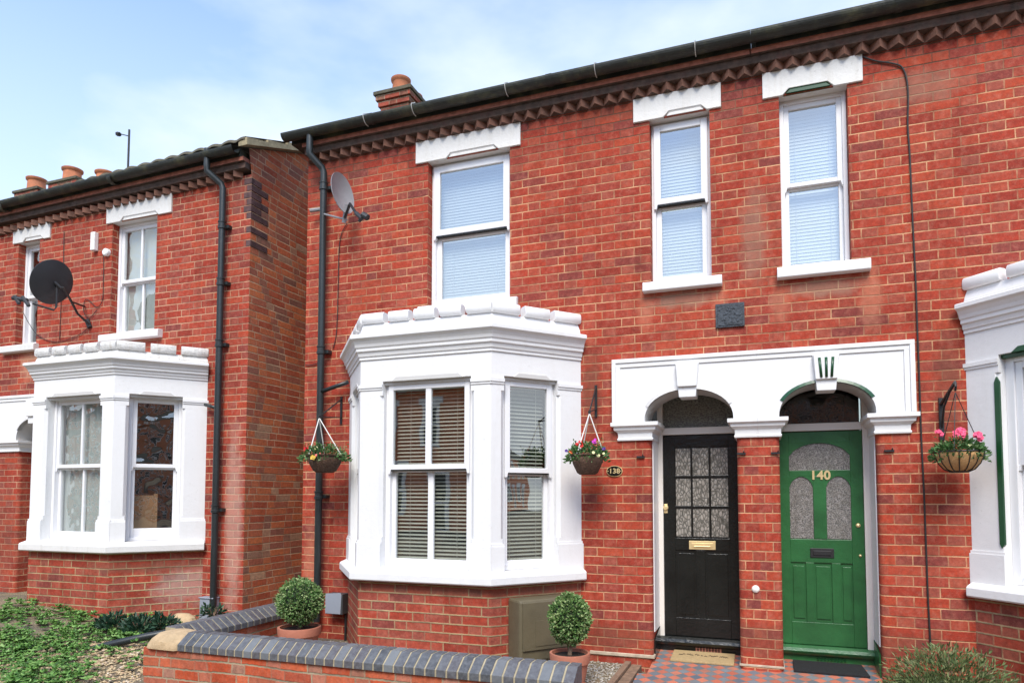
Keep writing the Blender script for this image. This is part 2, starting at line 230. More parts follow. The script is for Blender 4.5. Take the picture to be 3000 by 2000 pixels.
# ------------------------------------------------------------------ mesh helpers
class MB:
    def __init__(s, fr=None): s.v = []; s.f = []; s.mi = []; s.uv = []; s.fr = fr
    def P(s, p):
        if s.fr is None: return Vector(p)
        O, t = s.fr; n = Vector((t.y, -t.x, 0)); return O+t*p[0]-n*p[1]+Vector((0, 0, p[2]))
    def poly(s, pts, mi=0, uv=None):
        i = len(s.v); s.v += [s.P(p) for p in pts]; s.f.append(list(range(i, i+len(pts)))); s.mi.append(mi); s.uv.append(uv)
    def box(s, x0, x1, y0, y1, z0, z1, mi=0):
        q = [(x, y, z) for z in (z0, z1) for y in (y0, y1) for x in (x0, x1)]; i = len(s.v); s.v += [s.P(p) for p in q]
        for f in ((0, 2, 3, 1), (4, 5, 7, 6), (0, 1, 5, 4), (2, 6, 7, 3), (0, 4, 6, 2), (1, 3, 7, 5)): s.f.append([i+k for k in f]); s.mi.append(mi); s.uv.append(None)
    def ring(s, x0, x1, z0, z1, w, y0, y1, mi=0, wb=None, wt=None):
        wb = w if wb is None else wb; wt = w if wt is None else wt
        s.box(x0, x0+w, y0, y1, z0, z1, mi); s.box(x1-w, x1, y0, y1, z0, z1, mi); s.box(x0+w, x1-w, y0, y1, z0, z0+wb, mi); s.box(x0+w, x1-w, y0, y1, z1-wt, z1, mi)
    def prism(s, pts, y0, y1, mi=0):
        "outline pts (x,z) extruded from y0 to y1"
        n = len(pts); i = len(s.v); s.v += [s.P((x, y, z)) for y in (y0, y1) for x, z in pts]
        s.f.append(list(range(i, i+n))); s.f.append(list(range(i+2*n-1, i+n-1, -1))); s.mi += [mi]*2; s.uv += [None]*2
        for k in range(n): s.f.append([i+k, i+(k+1) % n, i+n+(k+1) % n, i+n+k]); s.mi.append(mi); s.uv.append(None)
    def sweep(s, path, prof, mi=0, caps=True):
        "prof [(out,z)] swept along plan path [(x,y)] with mitres; out is to the right of travel rotated outward"
        n = len(path); nn = []
        for k in range(n-1):
            t = Vector((path[k+1][0]-path[k][0], path[k+1][1]-path[k][1])).normalized(); nn.append(Vector((t.y, -t.x)))
        i = len(s.v); m = len(prof)
        for k in range(n):
            if k == 0: d = nn[0]
            elif k == n-1: d = nn[-1]
            else: d = (nn[k-1]+nn[k]); d = d/ max(.3, (1+nn[k-1].dot(nn[k])))
            for o, z in prof: s.v.append(s.P((path[k][0]+d.x*o, path[k][1]+d.y*o, z)))
        for k in range(n-1):
            for j in range(m-1): s.f.append([i+k*m+j, i+(k+1)*m+j, i+(k+1)*m+j+1, i+k*m+j+1]); s.mi.append(mi); s.uv.append(None)
        if caps:
            s.f.append([i+j for j in range(m)]); s.f.append([i+(n-1)*m+m-1-j for j in range(m)]); s.mi += [mi]*2; s.uv += [None]*2
    def wallpath(s, path, z0, z1, u0=0, mi=0):
        u = u0
        for a, b in zip(path, path[1:]):
            l = math.hypot(b[0]-a[0], b[1]-a[1])
            s.poly([(a[0], a[1], z0), (b[0], b[1], z0), (b[0], b[1], z1), (a[0], a[1], z1)], mi, [(u, z0), (u+l, z0), (u+l, z1), (u, z1)]); u += l
    def tube(s, pts, r, n=8, mi=0, cap=True):
        pts = [Vector(p) for p in pts]; i = len(s.v)
        for k, p in enumerate(pts):
            t = (pts[min(k+1, len(pts)-1)]-pts[max(k-1, 0)]).normalized(); a = t.orthogonal().normalized() if k == 0 else (a-t*a.dot(t)).normalized(); b = t.cross(a)
            rr = r[k] if isinstance(r, (list, tuple)) else r
            for j in range(n): s.v.append(s.P(p+a*math.cos(2*math.pi*j/n)*rr+b*math.sin(2*math.pi*j/n)*rr))
        for k in range(len(pts)-1):
            for j in range(n): s.f.append([i+k*n+j, i+k*n+(j+1) % n, i+(k+1)*n+(j+1) % n, i+(k+1)*n+j]); s.mi.append(mi); s.uv.append(None)
        if cap: s.f.append([i+j for j in range(n)]); s.f.append([i+(len(pts)-1)*n+n-1-j for j in range(n)]); s.mi += [mi]*2; s.uv += [None]*2
    def lathe(s, c, prof, n=28, mi=0, axis=None):
        "prof [(r,h)] about the axis (default z) at c"
        ax = Vector(axis or (0, 0, 1)).normalized(); a = ax.orthogonal().normalized(); b = ax.cross(a); i = len(s.v); c = Vector(c)
        for r, h in prof:
            for j in range(n): s.v.append(s.P(c+ax*h+(a*math.cos(2*math.pi*j/n)+b*math.sin(2*math.pi*j/n))*r))
        for k in range(len(prof)-1):
            for j in range(n): s.f.append([i+k*n+j, i+k*n+(j+1) % n, i+(k+1)*n+(j+1) % n, i+(k+1)*n+j]); s.mi.append(mi); s.uv.append(None)
    def leaf(s, c, d, w, l, up=None, mi=0):
        d = d.normalized(); sd_ = d.cross(up or Vector((random.gauss(0, 1), random.gauss(0, 1), random.gauss(0, 1)))).normalized()*w*.5
        n = d.cross(sd_).normalized()*w*.25; i = len(s.v)
        s.v += [s.P(c), s.P(c+d*l*.5+sd_+n), s.P(c+d*l), s.P(c+d*l*.5-sd_+n)]
        s.f.append([i, i+1, i+2]); s.f.append([i, i+2, i+3]); s.mi += [mi]*2; s.uv += [None]*2
    def build(s, name, mats, parent=None, smooth=False, bevel=0, recalc=True, coll=None):
        me = bpy.data.meshes.new(name); me.from_pydata(s.v, [], s.f)
        for m in (mats if isinstance(mats, (list, tuple)) else [mats]): me.materials.append(M[m] if isinstance(m, str) else m)
        uvl = me.uv_layers.new(name='UVMap').data
        for p, mi, uv in zip(me.polygons, s.mi, s.uv):
            p.material_index = mi; n = p.normal
            if uv is None:
                if abs(n.z) > .75: g = lambda c: (c.x, c.y)
                else:
                    t = Vector((-n.y, n.x, 0)).normalized()
                    if t.x < -1e-4 or (abs(t.x) < 1e-4 and t.y < 0): t = -t
                    g = lambda c: (c.dot(t), c.z)
                for li in p.loop_indices: uvl[li].uv = g(me.vertices[me.loops[li].vertex_index].co)
            else:
                for li, q in zip(p.loop_indices, uv): uvl[li].uv = q
        if recalc:
            bm = bmesh.new(); bm.from_mesh(me); bmesh.ops.recalc_face_normals(bm, faces=bm.faces); bm.to_mesh(me); bm.free()
        if smooth:
            for p in me.polygons: p.use_smooth = True
        o = bpy.data.objects.new(name, me); S.collection.objects.link(o)
        if parent: o.parent = parent
        if bevel: b = o.modifiers.new('b', 'BEVEL'); b.width = bevel; b.segments = 2; b.limit_method = 'ANGLE'; b.harden_normals = False
        if smooth == 'auto':
            e = o.modifiers.new('e', 'EDGE_SPLIT'); e.split_angle = R(40)
        return o
def tag(o, label=None, cat=None, group=None, kind=None):
    if label: o['label'] = label
    if cat: o['category'] = cat
    if group: o['group'] = group
    if kind: o['kind'] = kind
    return o
def empty(name, loc=(0, 0, 0)):
    # things are built in world coordinates, so the Empty stays at the origin of its thing's mesh space
    o = bpy.data.objects.new(name, None); S.collection.objects.link(o); o.empty_display_size = .2; return o
def fr(a, b):
    t = Vector((b[0]-a[0], b[1]-a[1], 0)); return (Vector((a[0], a[1], 0)), t.normalized()), t.length
# ------------------------------------------------------------------ ground
def gz(x, y):
    h = .02
    if x < -4.7:
        k = min(1, (-4.7-x)/.5); h = .02+k*(.10+.10*min(2.1, max(0, -x-5.9))*min(1, max(0, (y+3.4)/2.4))*(1-.35*min(1, max(0, (y+.7)/.7))))*min(1, max(.25, (y+3)/1.6)) if x > -9 else .02+k*.24
    if x > -.95 and y > -1.9: h = -.12
    return h-.005*max(0, -y-2)
mb = MB(); xs = [-60, -30, -20, -14, -11]+[-9.6+.3*i for i in range(19)]+[-3.9+.45*i for i in range(16)]+[4, 6, 12, 30, 60]; ys = [-70, -40, -20, -12, -8, -5]+[-4+.3*i for i in range(16)]+[1.2, 3, 10, 40]
for j in range(len(ys)-1):
    for i in range(len(xs)-1): mb.poly([(x, y, gz(x, y)) for x, y in ((xs[i], ys[j]), (xs[i+1], ys[j]), (xs[i+1], ys[j+1]), (xs[i], ys[j+1]))])
s = NT('garden_ground'); P = s.pos()
vo = s.n('ShaderNodeTexVoronoi'); vo.inputs['Scale'].default_value = 55; s.ln(P, vo.inputs[0])
c = s.mixc(s.rng(s.noise(P, 2.2, 5, .6), .42, .6, 0, 1), (.30, .23, .13), (.17, .14, .10)); c = s.mixc(s.rng(s.noise(P, 60, 3, .8), .4, .65, 0, .8), c, (.10, .085, .06))
c = s.mixc(.45, c, s.mixc(1.0, c, s.mixc(.7, vo.outputs[1], (1, 1, 1)), 'MULTIPLY')); s.ln(c, s.b.inputs[0]); s.b.inputs['Roughness'].default_value = .95; s.bump(s.ma('ADD', vo.outputs[0], s.noise(P, 30, 4)), .02, .6)
M['ground'] = s.m
tag(mb.build('ground', 'ground'), kind='structure')
# porch path of red and grey tiles laid as diamonds
s = NT('victorian_tiles'); P = s.pos(); sx = s.n('ShaderNodeSeparateXYZ'); s.ln(P, sx.inputs[0]); k = .7071/.078
a = s.ma('MULTIPLY', s.ma('ADD', sx.outputs[0], sx.outputs[1]), k); b = s.ma('MULTIPLY', s.ma('SUBTRACT', sx.outputs[0], sx.outputs[1]), k)
chk = s.ma('FLOORED_MODULO', s.ma('ADD', s.ma('FLOOR', a), s.ma('FLOOR', b)), 2.0)
fa = s.ma('FRACT', a); fb = s.ma('FRACT', b); ed = s.ma('MINIMUM', s.ma('MINIMUM', fa, s.ma('SUBTRACT', 1.0, fa)), s.ma('MINIMUM', fb, s.ma('SUBTRACT', 1.0, fb)))
cv = s.n('ShaderNodeCombineXYZ'); s.ln(s.ma('FLOOR', a), cv.inputs[0]); s.ln(s.ma('FLOOR', b), cv.inputs[1]); wv = s.n('ShaderNodeTexWhiteNoise'); s.ln(cv.outputs[0], wv.inputs[0])
c = s.mixc(chk, s.mixc(wv.outputs[0], (.42, .11, .065), (.55, .18, .11)), s.mixc(wv.outputs[0], (.10, .12, .15), (.19, .21, .23)))
c = s.mixc(s.rng(ed, .02, .05, 1, 0), c, (.16, .15, .12)); c = s.mixc(s.rng(s.noise(P, 9, 5), .45, .7, 0, .5), c, (.17, .14, .11)); s.ln(c, s.b.inputs[0]); s.b.inputs['Roughness'].default_value = .6
M['tiles'] = s.m
mb = MB(); FZ = lambda y: .085+.09*(y-.33)
for a_, b_ in ((-1.6, -.9), (-.9, -.3), (-.3, .42)): mb.poly([(-1.02 if b_ < 0 else -.945, a_, FZ(a_)), (.90, a_, FZ(a_)), (.90, b_, FZ(b_)), (-.945 if b_ >= 0 else -1.02, b_, FZ(b_))])
mb.box(-1.02, -.945, -1.6, .0, -.2, FZ(-1)-.03); tag(mb.build('path', 'tiles'), kind='structure')
# ------------------------------------------------------------------ house pieces
def facade(x0, x1, z0, z1, holes, y=0.0, rev=.13, mat_i=0):
    "wall front as a grid round rectangular openings, each with its reveals"
    mb = MB(); X = sorted({x0, x1, *[h[0] for h in holes], *[h[1] for h in holes]}); Z = sorted({z0, z1, *[h[2] for h in holes], *[h[3] for h in holes]})
    X = [x for x in X if x0 <= x <= x1]; Z = [z for z in Z if z0 <= z <= z1]
    for i in range(len(X)-1):
        for j in range(len(Z)-1):
            cx, cz = (X[i]+X[i+1])/2, (Z[j]+Z[j+1])/2
            if any(h[0] < cx < h[1] and h[2] < cz < h[3] for h in holes): continue
            mb.poly([(X[i], y, Z[j]), (X[i+1], y, Z[j]), (X[i+1], y, Z[j+1]), (X[i], y, Z[j+1])], mat_i)
    for h in holes:
        if len(h) > 4 and h[4] == 0: continue
        d = h[4] if len(h) > 4 else rev; a, b, c_, e = h[:4]
        mb.poly([(a, y, c_), (a, y+d, c_), (a, y+d, e), (a, y, e)], 0, [(a, c_), (a+d, c_), (a+d, e), (a, e)]); mb.poly([(b, y, c_), (b, y+d, c_), (b, y+d, e), (b, y, e)], 0, [(b, c_), (b+d, c_), (b+d, e), (b, e)])
        mb.poly([(a, y, e), (b, y, e), (b, y+d, e), (a, y+d, e)], mat_i); mb.poly([(a, y, c_), (b, y, c_), (b, y+d, c_), (a, y+d, c_)], mat_i)
    return mb
def window(par, F, x0, x1, z0, z1, y, zr, cols=1, fm='upvc', gm='glass', ow=.035, sw=.05, bw=.04, blind=None, pitch=.031, tilt=35, style='pvc', lcols=None, name='window_frame', wb=None, cover=1.0, blindmat=None):
    "sash window in facade coordinates of frame F: outer frame, two sashes, panes and blind"
    mb = MB(F); mb.ring(x0, x1, z0, z1, ow, y, y+.09, 0)
    a, b = x0+ow, x1-ow; lcols = lcols or cols
    yu, yl = (y-.022, y+.036) if style == 'pvc' else (y+.015, y+.05)
    mb.ring(a-(.012 if style == 'pvc' else 0), b+(.012 if style == 'pvc' else 0), zr-.005, z1-ow*(.6 if style == 'pvc' else 1), sw, yu, yu+.04, 0, wb=sw*.9)
    mb.ring(a, b, z0+ow*.6, zr, sw*.8, yl, yl+.04, 0, wb=wb or sw, wt=sw*.55)
    for xx in ((a-.012, a+.02), (b-.02, b+.012)): mb.prism([(xx[0], zr), (xx[1], zr), (xx[1]-(.01 if xx[0] < (a+b)/2 else 0), zr-.045), (xx[0]+(0 if xx[0] < (a+b)/2 else .01), zr-.045)], yu-.001, yu+.039, 0)
    def bars(n, za, zb, yy, s_):
        for k in range(1, n):
            xx = a+s_+(b-a-2*s_)*k/n; mb.box(xx-bw/2, xx+bw/2, yy+.003, yy+.036, za, zb, 0)
    bars(cols, zr-.005+sw*.9, z1-ow*.6-sw, yu, sw); bars(lcols, z0+ow*.6+(wb or sw), zr-sw*.55, yl, sw*.8)
    w = mb.build(name, fm, par, bevel=.004)
    if style == 'pvc': gq = MB(F); gq.box(a+.012, b-.012, yu+.004, yl+.002, zr-.016, zr-.006); gq.build('shadow_strip', 'black', w)  # black strip painting the shadow gap below the upper sash rail
    p = MB(F); p.poly([(a, yu+.02, zr), (b, yu+.02, zr), (b, yu+.02, z1-ow), (a, yu+.02, z1-ow)]); p.build('pane', gm, w, recalc=False)
    p = MB(F); p.poly([(a, yl+.02, z0+ow), (b, yl+.02, z0+ow), (b, yl+.02, zr), (a, yl+.02, zr)]); p.build('pane', gm, w, recalc=False)
    if blind:
        q = MB(F); yb = y+(.108 if style == 'pvc' else .125); z = z1-ow-.015; hw_ = .0125 if tilt < 60 else .0175; dz = hw_*math.sin(R(tilt))*(pitch/.031); dy = hw_*math.cos(R(tilt))*(pitch/.031); q.box(a+.01, b-.01, yb-.015, yb+.015, z-.01, z+.02); q.box(a+.01, b-.01, yb-.012, yb+.012, z0+.035, z0+.05)
        zend = z1-(z1-z0)*cover
        while z > max(z0+.04, zend):
            q.poly([(a+.012, yb-dy, z-dz), (b-.012, yb-dy, z-dz), (b-.012, yb+dy, z+dz), (a+.012, yb+dy, z+dz)]); z -= pitch
        for xx in (a+(b-a)*.2, b-(b-a)*.2): q.box(xx-.0015, xx+.0015, yb-.014, yb-.012, max(z0+.04, zend), z1-ow)
        q.build('blind', blindmat or blind, w, recalc=False)
    return w
def lintel(par, x0, x1, z0, z1, cut=None, mat='lintel', y=-.02, cm=None):
    c = cut or (x0+(x1-x0)*.30, x1-(x1-x0)*.20); h = .05; z0 -= .003
    mb = MB(); mb.prism([(x0, z0), (c[0], z0), (c[0]+.05, z0+h), (c[1]-.05, z0+h), (c[1], z0), (x1, z0), (x1, z1), (x0, z1)], y, y+.03); mb.box(x0, x1, y+.0302, .128, z0, z1)
    o = mb.build('lintel', mat, par, bevel=.004)
    q = MB(); yy = y+.0305; q.v += [Vector(p) for p in ((c[0]+.004, yy, z0+.001), (c[1]-.004, yy, z0+.001), (c[1]-.052, y+.004, z0+h), (c[0]+.052, y+.004, z0+h))]; q.f.append([0, 1, 2, 3]); q.mi.append(0); q.uv.append(None)
    q.prism([(c[0]+.03, z0+.012), (c[0]+.06, z0+h-.012), (c[1]-.06, z0+h-.012), (c[1]-.03, z0+.012)], y+(.002 if cm else .010), y+.03)
    q.build('chamfer', cm or mat, o); return o
def sill(par, x0, x1, z0, z1, out=.07, mat='white'):
    mb = MB(); mb.v += []; mb.sweep([(x0, 0), (x1, 0)], [(-.13, z0), (out-.01, z0), (out, z0+.008), (out, z1-.012), (out-.012, z1), (-.13, z1+.015)]); return mb.build('window_sill', mat, par, bevel=.004)
def room(par, x0, x1, y0, y1, z0, z1):
    mb = MB(); q = [(x0, x1, y0, y1, z0, z1)]
    mb.poly([(x0, y1, z0), (x1, y1, z0), (x1, y1, z1), (x0, y1, z1)]); mb.poly([(x0, y0, z0), (x0, y1, z0), (x0, y1, z1), (x0, y0, z1)]); mb.poly([(x1, y0, z0), (x1, y1, z0), (x1, y1, z1), (x1, y0, z1)])
    mb.poly([(x0, y0, z0), (x1, y0, z0), (x1, y1, z0), (x0, y1, z0)]); mb.poly([(x0, y0, z1), (x1, y0, z1), (x1, y1, z1), (x0, y1, z1)]); mb.build('inner_room', 'room', par, recalc=False)
def inset(path, d):
    out = []
    n = len(path); nn = []
    for k in range(n-1):
        t = Vector((path[k+1][0]-path[k][0], path[k+1][1]-path[k][1])).normalized(); nn.append(Vector((t.y, -t.x)))
    for k in range(n):
        dd = nn[0] if k == 0 else nn[-1] if k == n-1 else (nn[k-1]+nn[k])/(1+nn[k-1].dot(nn[k]))
        p = Vector(path[k])-dd*d
        if k in (0, n-1):   # slide the end back onto the wall plane y=0
            t = Vector((path[1][0]-path[0][0], path[1][1]-path[0][1])) if k == 0 else Vector((path[-1][0]-path[-2][0], path[-1][1]-path[-2][1])); p = p-t*(p.y/t.y)
        out.append((p.x, p.y))
    return out
def bay(par, WL, FL, FR, WR, zs, zt, zh, zc, zp, white, brickm, wins, trim=None, sillm=None, parm=None, basez=.0, style='pvc'):
    "canted bay. zs sill bottom, zt sill top, zh window head, zc cornice (bottom, top), zp parapet top; wins = per facet dict(a,b pilaster widths, window kwargs)"
    path = [WL, FL, FR, WR]; mb = MB(); wall_t = .16
    # frieze
    mb.sweep(path, [(-.15, zh), (0, zh), (0, zc[0]+.02), (-.15, zc[0]+.02)])
    mb.sweep(inset(path, -.012), [(-.03, zh-.085), (.0, zh-.085), (.018, zh-.06), (.018, zh-.04), (0, zh-.03), (-.03, zh-.03)]) if False else None
    facets = [(WL, FL), (FL, FR), (FR, WR)]
    for k, (p, q) in enumerate(facets):
        F, Ln = fr(p, q); a, b = wins[k]['pil']; m = MB(F)
        for side, w in ((0, a), (1, b)):
            x0, x1 = (0, w) if side == 0 else (Ln-w, Ln)
            e0 = -.02 if False else 0
            mb.fr = F
            inner = x1 if side == 0 else x0; sg = -1 if side == 0 else 1; ch = .03
            # shaft with chamfered inner arris between cap and base
            zb, zcap = zt+.24, zh-.13
            def pil(z0, z1, c_, out=0.0, dep=.15):
                o0, i0 = (x0, x1) if side == 0 else (x1, x0)
                pts = [(o0, -out), (i0+sg*c_, -out), (i0, -out+c_), (i0, dep), (o0, dep)]
                n = 5; i = len(mb.v); mb.v += [mb.P((x, y, z)) for z in (z0, z1) for x, y in pts]
                mb.f += [[i+j for j in range(n)], [i+n+j for j in range(n)]]+[[i+j, i+(j+1) % n, i+n+(j+1) % n, i+n+j] for j in range(n)]; mb.mi += [0]*(n+2); mb.uv += [None]*(n+2)
            pil(zt-.02, zb, .001, .0); pil(zb, zb+.05, .012); pil(zb+.05, zcap, ch); pil(zcap, zh+.001, .001)
            # base block and cap moulding
            bx = (x0-(.012 if side == 0 else 0), x1+.0) if side == 0 else (x0, x1+.012)
            mb.box(bx[0], bx[1], -.016, -.001, zt-.02, zb-.01); mb.box(bx[0], bx[1], -.008, -.0005, zb-.01, zb+.012)
            mb.box(bx[0], bx[1], -.016, -.001, zh-.055, zh-.025); mb.box(bx[0], bx[1], -.008, -.0005, zh-.075, zh-.055)
        mb.fr = None
    bo = mb.build('bay_window', white, par, bevel=.004)
    # head soffit labels (raised shaped cut over each window)
    for k, (p, q) in enumerate(facets):
        F, Ln = fr(p, q); a, b = wins[k]['pil']; m = MB(F); c0, c1 = a+.09, Ln-b-.07
        m.prism([(c0, zh-.004), (c1, zh-.004), (c1-.05, zh+.035), (c0+.05, zh+.035)], -.006, .02); m.prism([(a, zh-.03), (Ln-b, zh-.03), (Ln-b, zh+.002), (a, zh+.002)], .03, .14)
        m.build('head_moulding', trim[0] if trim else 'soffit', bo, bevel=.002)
        if trim:
            t_ = MB(F); x = a-.001
            t_.prism([(x-.034, zt+.31), (x-.02, zt+.28), (x+.002, zt+.31), (x+.002, zh-.2), (x-.018, zh-.16), (x-.034, zh-.2)], -.006, .012); t_.build('painted_stripe', trim[0], bo)
        w = wins[k]; window(bo, F, a, Ln-b, zt+.02, zh-.0, w.get('y', .07), w['zr'], **w['kw'])
    # cornice
    c0, c1 = zc; H = c1-c0
    prof = [(-.1, c0), (.012, c0), (.012, c0+.12*H), (.022, c0+.14*H), (.03, c0+.3*H), (.045, c0+.34*H), (.045, c0+.46*H), (.055, c0+.5*H), (.062, c0+.62*H), (.08, c0+.76*H), (.105, c0+.84*H), (.105, c0+.98*H), (.09, c1+.004), (-.1, c1+.03)]
    m = MB(); m.sweep(path, prof); m.build('cornice', white, bo, bevel=.002)
    # parapet block and half round coping tiles with gaps
    m = MB(); ip = inset(path, -.0); m.sweep(ip, [(-.12, c1), (.0, c1), (.0, c1+.04), (-.02, zp), (-.12, zp)])
    m.build('parapet', parm or white, bo, bevel=.006)
    for k, (p, q) in enumerate([(ip[0], ip[1]), (ip[1], ip[2]), (ip[2], ip[3])]):
        F, Ln = fr(p, q); n = 5 if k == 1 else 3; step = Ln/n
        for j in range(n):
            g = .026; x0, x1 = j*step+(g if j else .0), (j+1)*step-(g if j < n-1 else .0); t_ = MB(F); rr = .046; yc = .05
            if j == 0 and k > 0: x0 += .01
            ps = [(x, .02+.0, zp+.052) for x in (x0, x1)]
            n_ = 14; i = len(t_.v)
            secs = [(x0, .93), (x0+.006, 1), (x1-.006, 1), (x1, .93)]
            for xx, sc_ in secs:
                for a_ in range(n_): th = 2*math.pi*a_/n_; cs_, sn_ = math.cos(th), math.sin(th); t_.v.append(t_.P((xx, yc-.012+math.copysign(abs(cs_)**.6, cs_)*rr*1.15*sc_, zp+.05+math.copysign(abs(sn_)**(.65 if sn_ > 0 else .3), sn_)*rr*1.08*sc_)))
            for b_ in range(3):
                for a_ in range(n_): t_.f.append([i+b_*n_+a_, i+b_*n_+(a_+1) % n_, i+(b_+1)*n_+(a_+1) % n_, i+(b_+1)*n_+a_])
            t_.f += [[i+a_ for a_ in range(n_)], [i+3*n_+n_-1-a_ for a_ in range(n_)]]; t_.mi += [0]*44; t_.uv += [None]*44
            t_.build('coping_tile', parm or white, bo, smooth='auto')
    # flat top, sill, brick base
    m = MB(); m.poly([(x, y, zp-.03) for x, y in inset(path, .1)]); m.build('bay_roof', white, bo, recalc=False)
    m = MB(); m.sweep(path, [(-.2, zs+.0), (.07, zs), (.082, zs+.012), (.082, zt-.025), (.07, zt-.012), (.0, zt+.018), (-.2, zt+.018)]); m.build('sill', sillm or white, bo, bevel=.003)
    m = MB(); u = 0
    m.wallpath(inset(path, .005), basez, zs+.002, .05); m.build('brick_base', brickm, bo)
    return bo
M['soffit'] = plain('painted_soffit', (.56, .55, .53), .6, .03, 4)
def eaves(par, x0, x1, gx0, gx1, tz=5.10, roofmat='tile', rx=None, clips=(), lift=-.035):
    m = MB(); p = .131; n = int((x1-x0)/p); x = x0
    for i in range(n+1):
        a = x0+i*p
        if a+p > x1+.02: break
        m.poly([(a, 0.0, tz), (a+p/2, -.082, tz), (a+p, 0, tz)], 1); m.poly([(a, 0, tz), (a+p/2, -.082, tz), (a+p/2, -.082, tz+.066), (a, 0, tz+.066)]); m.poly([(a+p/2, -.082, tz), (a+p, 0, tz), (a+p, 0, tz+.066), (a+p/2, -.082, tz+.066)])  # tooth undersides take the dark second material as painted shade
    m.build('dogtooth_course', ['tooth', 'soot_shade'], par, recalc=False)
    m = MB(); m.box(x0-.0, x1, -.083, .1, tz+.066, tz+.135); m.build('upper_course', 'soot_shade', par, bevel=.004)
    m = MB(); m.box(x0-.01, x1, -.115, .1, tz+.137, tz+.182); m.mi[-6] = 1; m.build('corbel_course', ['band', 'soot_shade'], par)  # bottom face coloured dark to stand for shade under the corbel
    m = MB(); m.box(gx0+.04, gx1, -.122, .1, tz+.184, tz+.27); m.build('fascia', 'gutter', par)
    g = MB(); r = .066; cy, cz = -.19, tz+.255
    prof = [(math.cos(R(t))*r, math.sin(R(t))*r) for t in range(180, 361, 15)]; pi = [(c_*.9, s_*.9) for c_, s_ in prof[::-1]]
    for xx in (gx0, gx1): pass
    ring = prof+pi; i = len(g.v)
    for xx in (gx0, gx1): g.v += [Vector((xx, cy+c_, cz+s_)) for c_, s_ in ring]
    n = len(ring); g.f += [[i+k, i+(k+1) % n, i+n+(k+1) % n, i+n+k] for k in range(n)]; g.f += [[i+k for k in range(n)]]; g.mi += [0]*(n+1); g.uv += [None]*(n+1)
    k = gx0+1.1
    while k < gx1:
        for a_ in range(180, 360, 15):
            c0_, s0_, c1_, s1_ = math.cos(R(a_)), math.sin(R(a_)), math.cos(R(a_+15)), math.sin(R(a_+15)); q = r+.006
            g.poly([(k-.03, cy+c0_*q, cz+s0_*q), (k+.03, cy+c0_*q, cz+s0_*q), (k+.03, cy+c1_*q, cz+s1_*q), (k-.03, cy+c1_*q, cz+s1_*q)])
        k += 1.9
    go = g.build('gutter', 'gutter', par)
    for cx_ in clips:
        c_ = MB(); c_.tube([(cx_, cy+math.cos(R(t))*(r+.012), cz+math.sin(R(t))*(r+.012)) for t in range(180, 300, 12)][::-1]+[(cx_, cy-.0, cz+.05)], .0045, 5); c_.build('gutter_clip', 'clip', go)
    # roof of rolled tiles
    rx0, rx1 = rx or (gx0, gx1); m = MB(); N = int((rx1-rx0)/.03); slope = .41; ye, ze = -.20, tz+.284+lift
    rows = [0, .012, .35, 2.1, 4.2, 8.6]
    def zz(xx, d): return .026*abs(math.sin(math.pi*xx/.21))
    i = len(m.v)
    for j, d in enumerate(rows):
        for q in range(N+1):
            xx = rx0+(rx1-rx0)*q/N; yy = ye+min(d, 4.2)+max(0, d-4.2); hh = ze+slope*min(d, 4.2)-slope*max(0, d-4.2)
            m.v.append(Vector((xx, yy, hh+zz(xx, d)-(.03 if j == 0 else 0))))
    for j in range(len(rows)-1):
        for q in range(N): m.f.append([i+j*(N+1)+q, i+j*(N+1)+q+1, i+(j+1)*(N+1)+q+1, i+(j+1)*(N+1)+q]); m.mi.append(0); m.uv.append(None)
    return m.build('roof', roofmat, par)
def verge(par, x, x2, tz=5.10, fl=1):
    m = MB(); slope = .41; ye, ze = -.19, tz+.29; L_ = .33; d = 0
    while d < 4.2:
        a, b = d, d+L_; m.prism([(ye+a, ze+slope*a-.03), (ye+b, ze+slope*b-.03), (ye+b, ze+slope*b+.02), (ye+a, ze+slope*a+.045)], 0, 0) if False else None
        z0, z1 = ze+slope*a, ze+slope*b; i = len(m.v)
        m.v += [Vector((xx, ye+dd, z)) for xx in (x, x2) for dd, z in ((a, z0-.035), (b, z1-.035), (b, z1+.022), (a, z0+.05))]
        m.f += [[i, i+1, i+2, i+3], [i+7, i+6, i+5, i+4], [i, i+4, i+5, i+1], [i+3, i+2, i+6, i+7], [i, i+3, i+7, i+4], [i+1, i+5, i+6, i+2]]; m.mi += [0]*6; m.uv += [None]*6; d += L_-.0
    m.build('verge_tiles', 'verge', par)
M['verge'] = plain('verge_tile', (.30, .25, .15), .9, .3, 10, bump=.01, bsc=40, dark=(.14, .12, .07), dsc=9)
def chimney(par, x0, x1, y0, y1, z0, z1, pots):
    m = MB(); m.box(x0, x1, y0, y1, z0, z1-.2); m.box(x0-.025, x1+.025, y0-.025, y1+.025, z1-.2, z1-.12); m.box(x0-.05, x1+.05, y0-.05, y1+.05, z1-.12, z1-.05); c = m.build('chimney', 'chim', par, bevel=.004)
    m = MB(); m.box(x0-.075, x1+.075, y0-.075, y1+.075, z1-.05, z1); m.build('chimney_cap', 'tile', c, bevel=.006)
    for px, py_, r, h in pots:
        m = MB(); m.lathe((px, py_, z1), [(r*1.05, 0), (r, .03), (r*.92, h*.8), (r*.95, h*.82), (r*1.1, h*.9), (r*1.12, h), (r*.9, h), (r*.8, h*.6), (.0, h*.6)], 20); m.build('chimney_pot', 'cterra', c, smooth='auto')
    return c
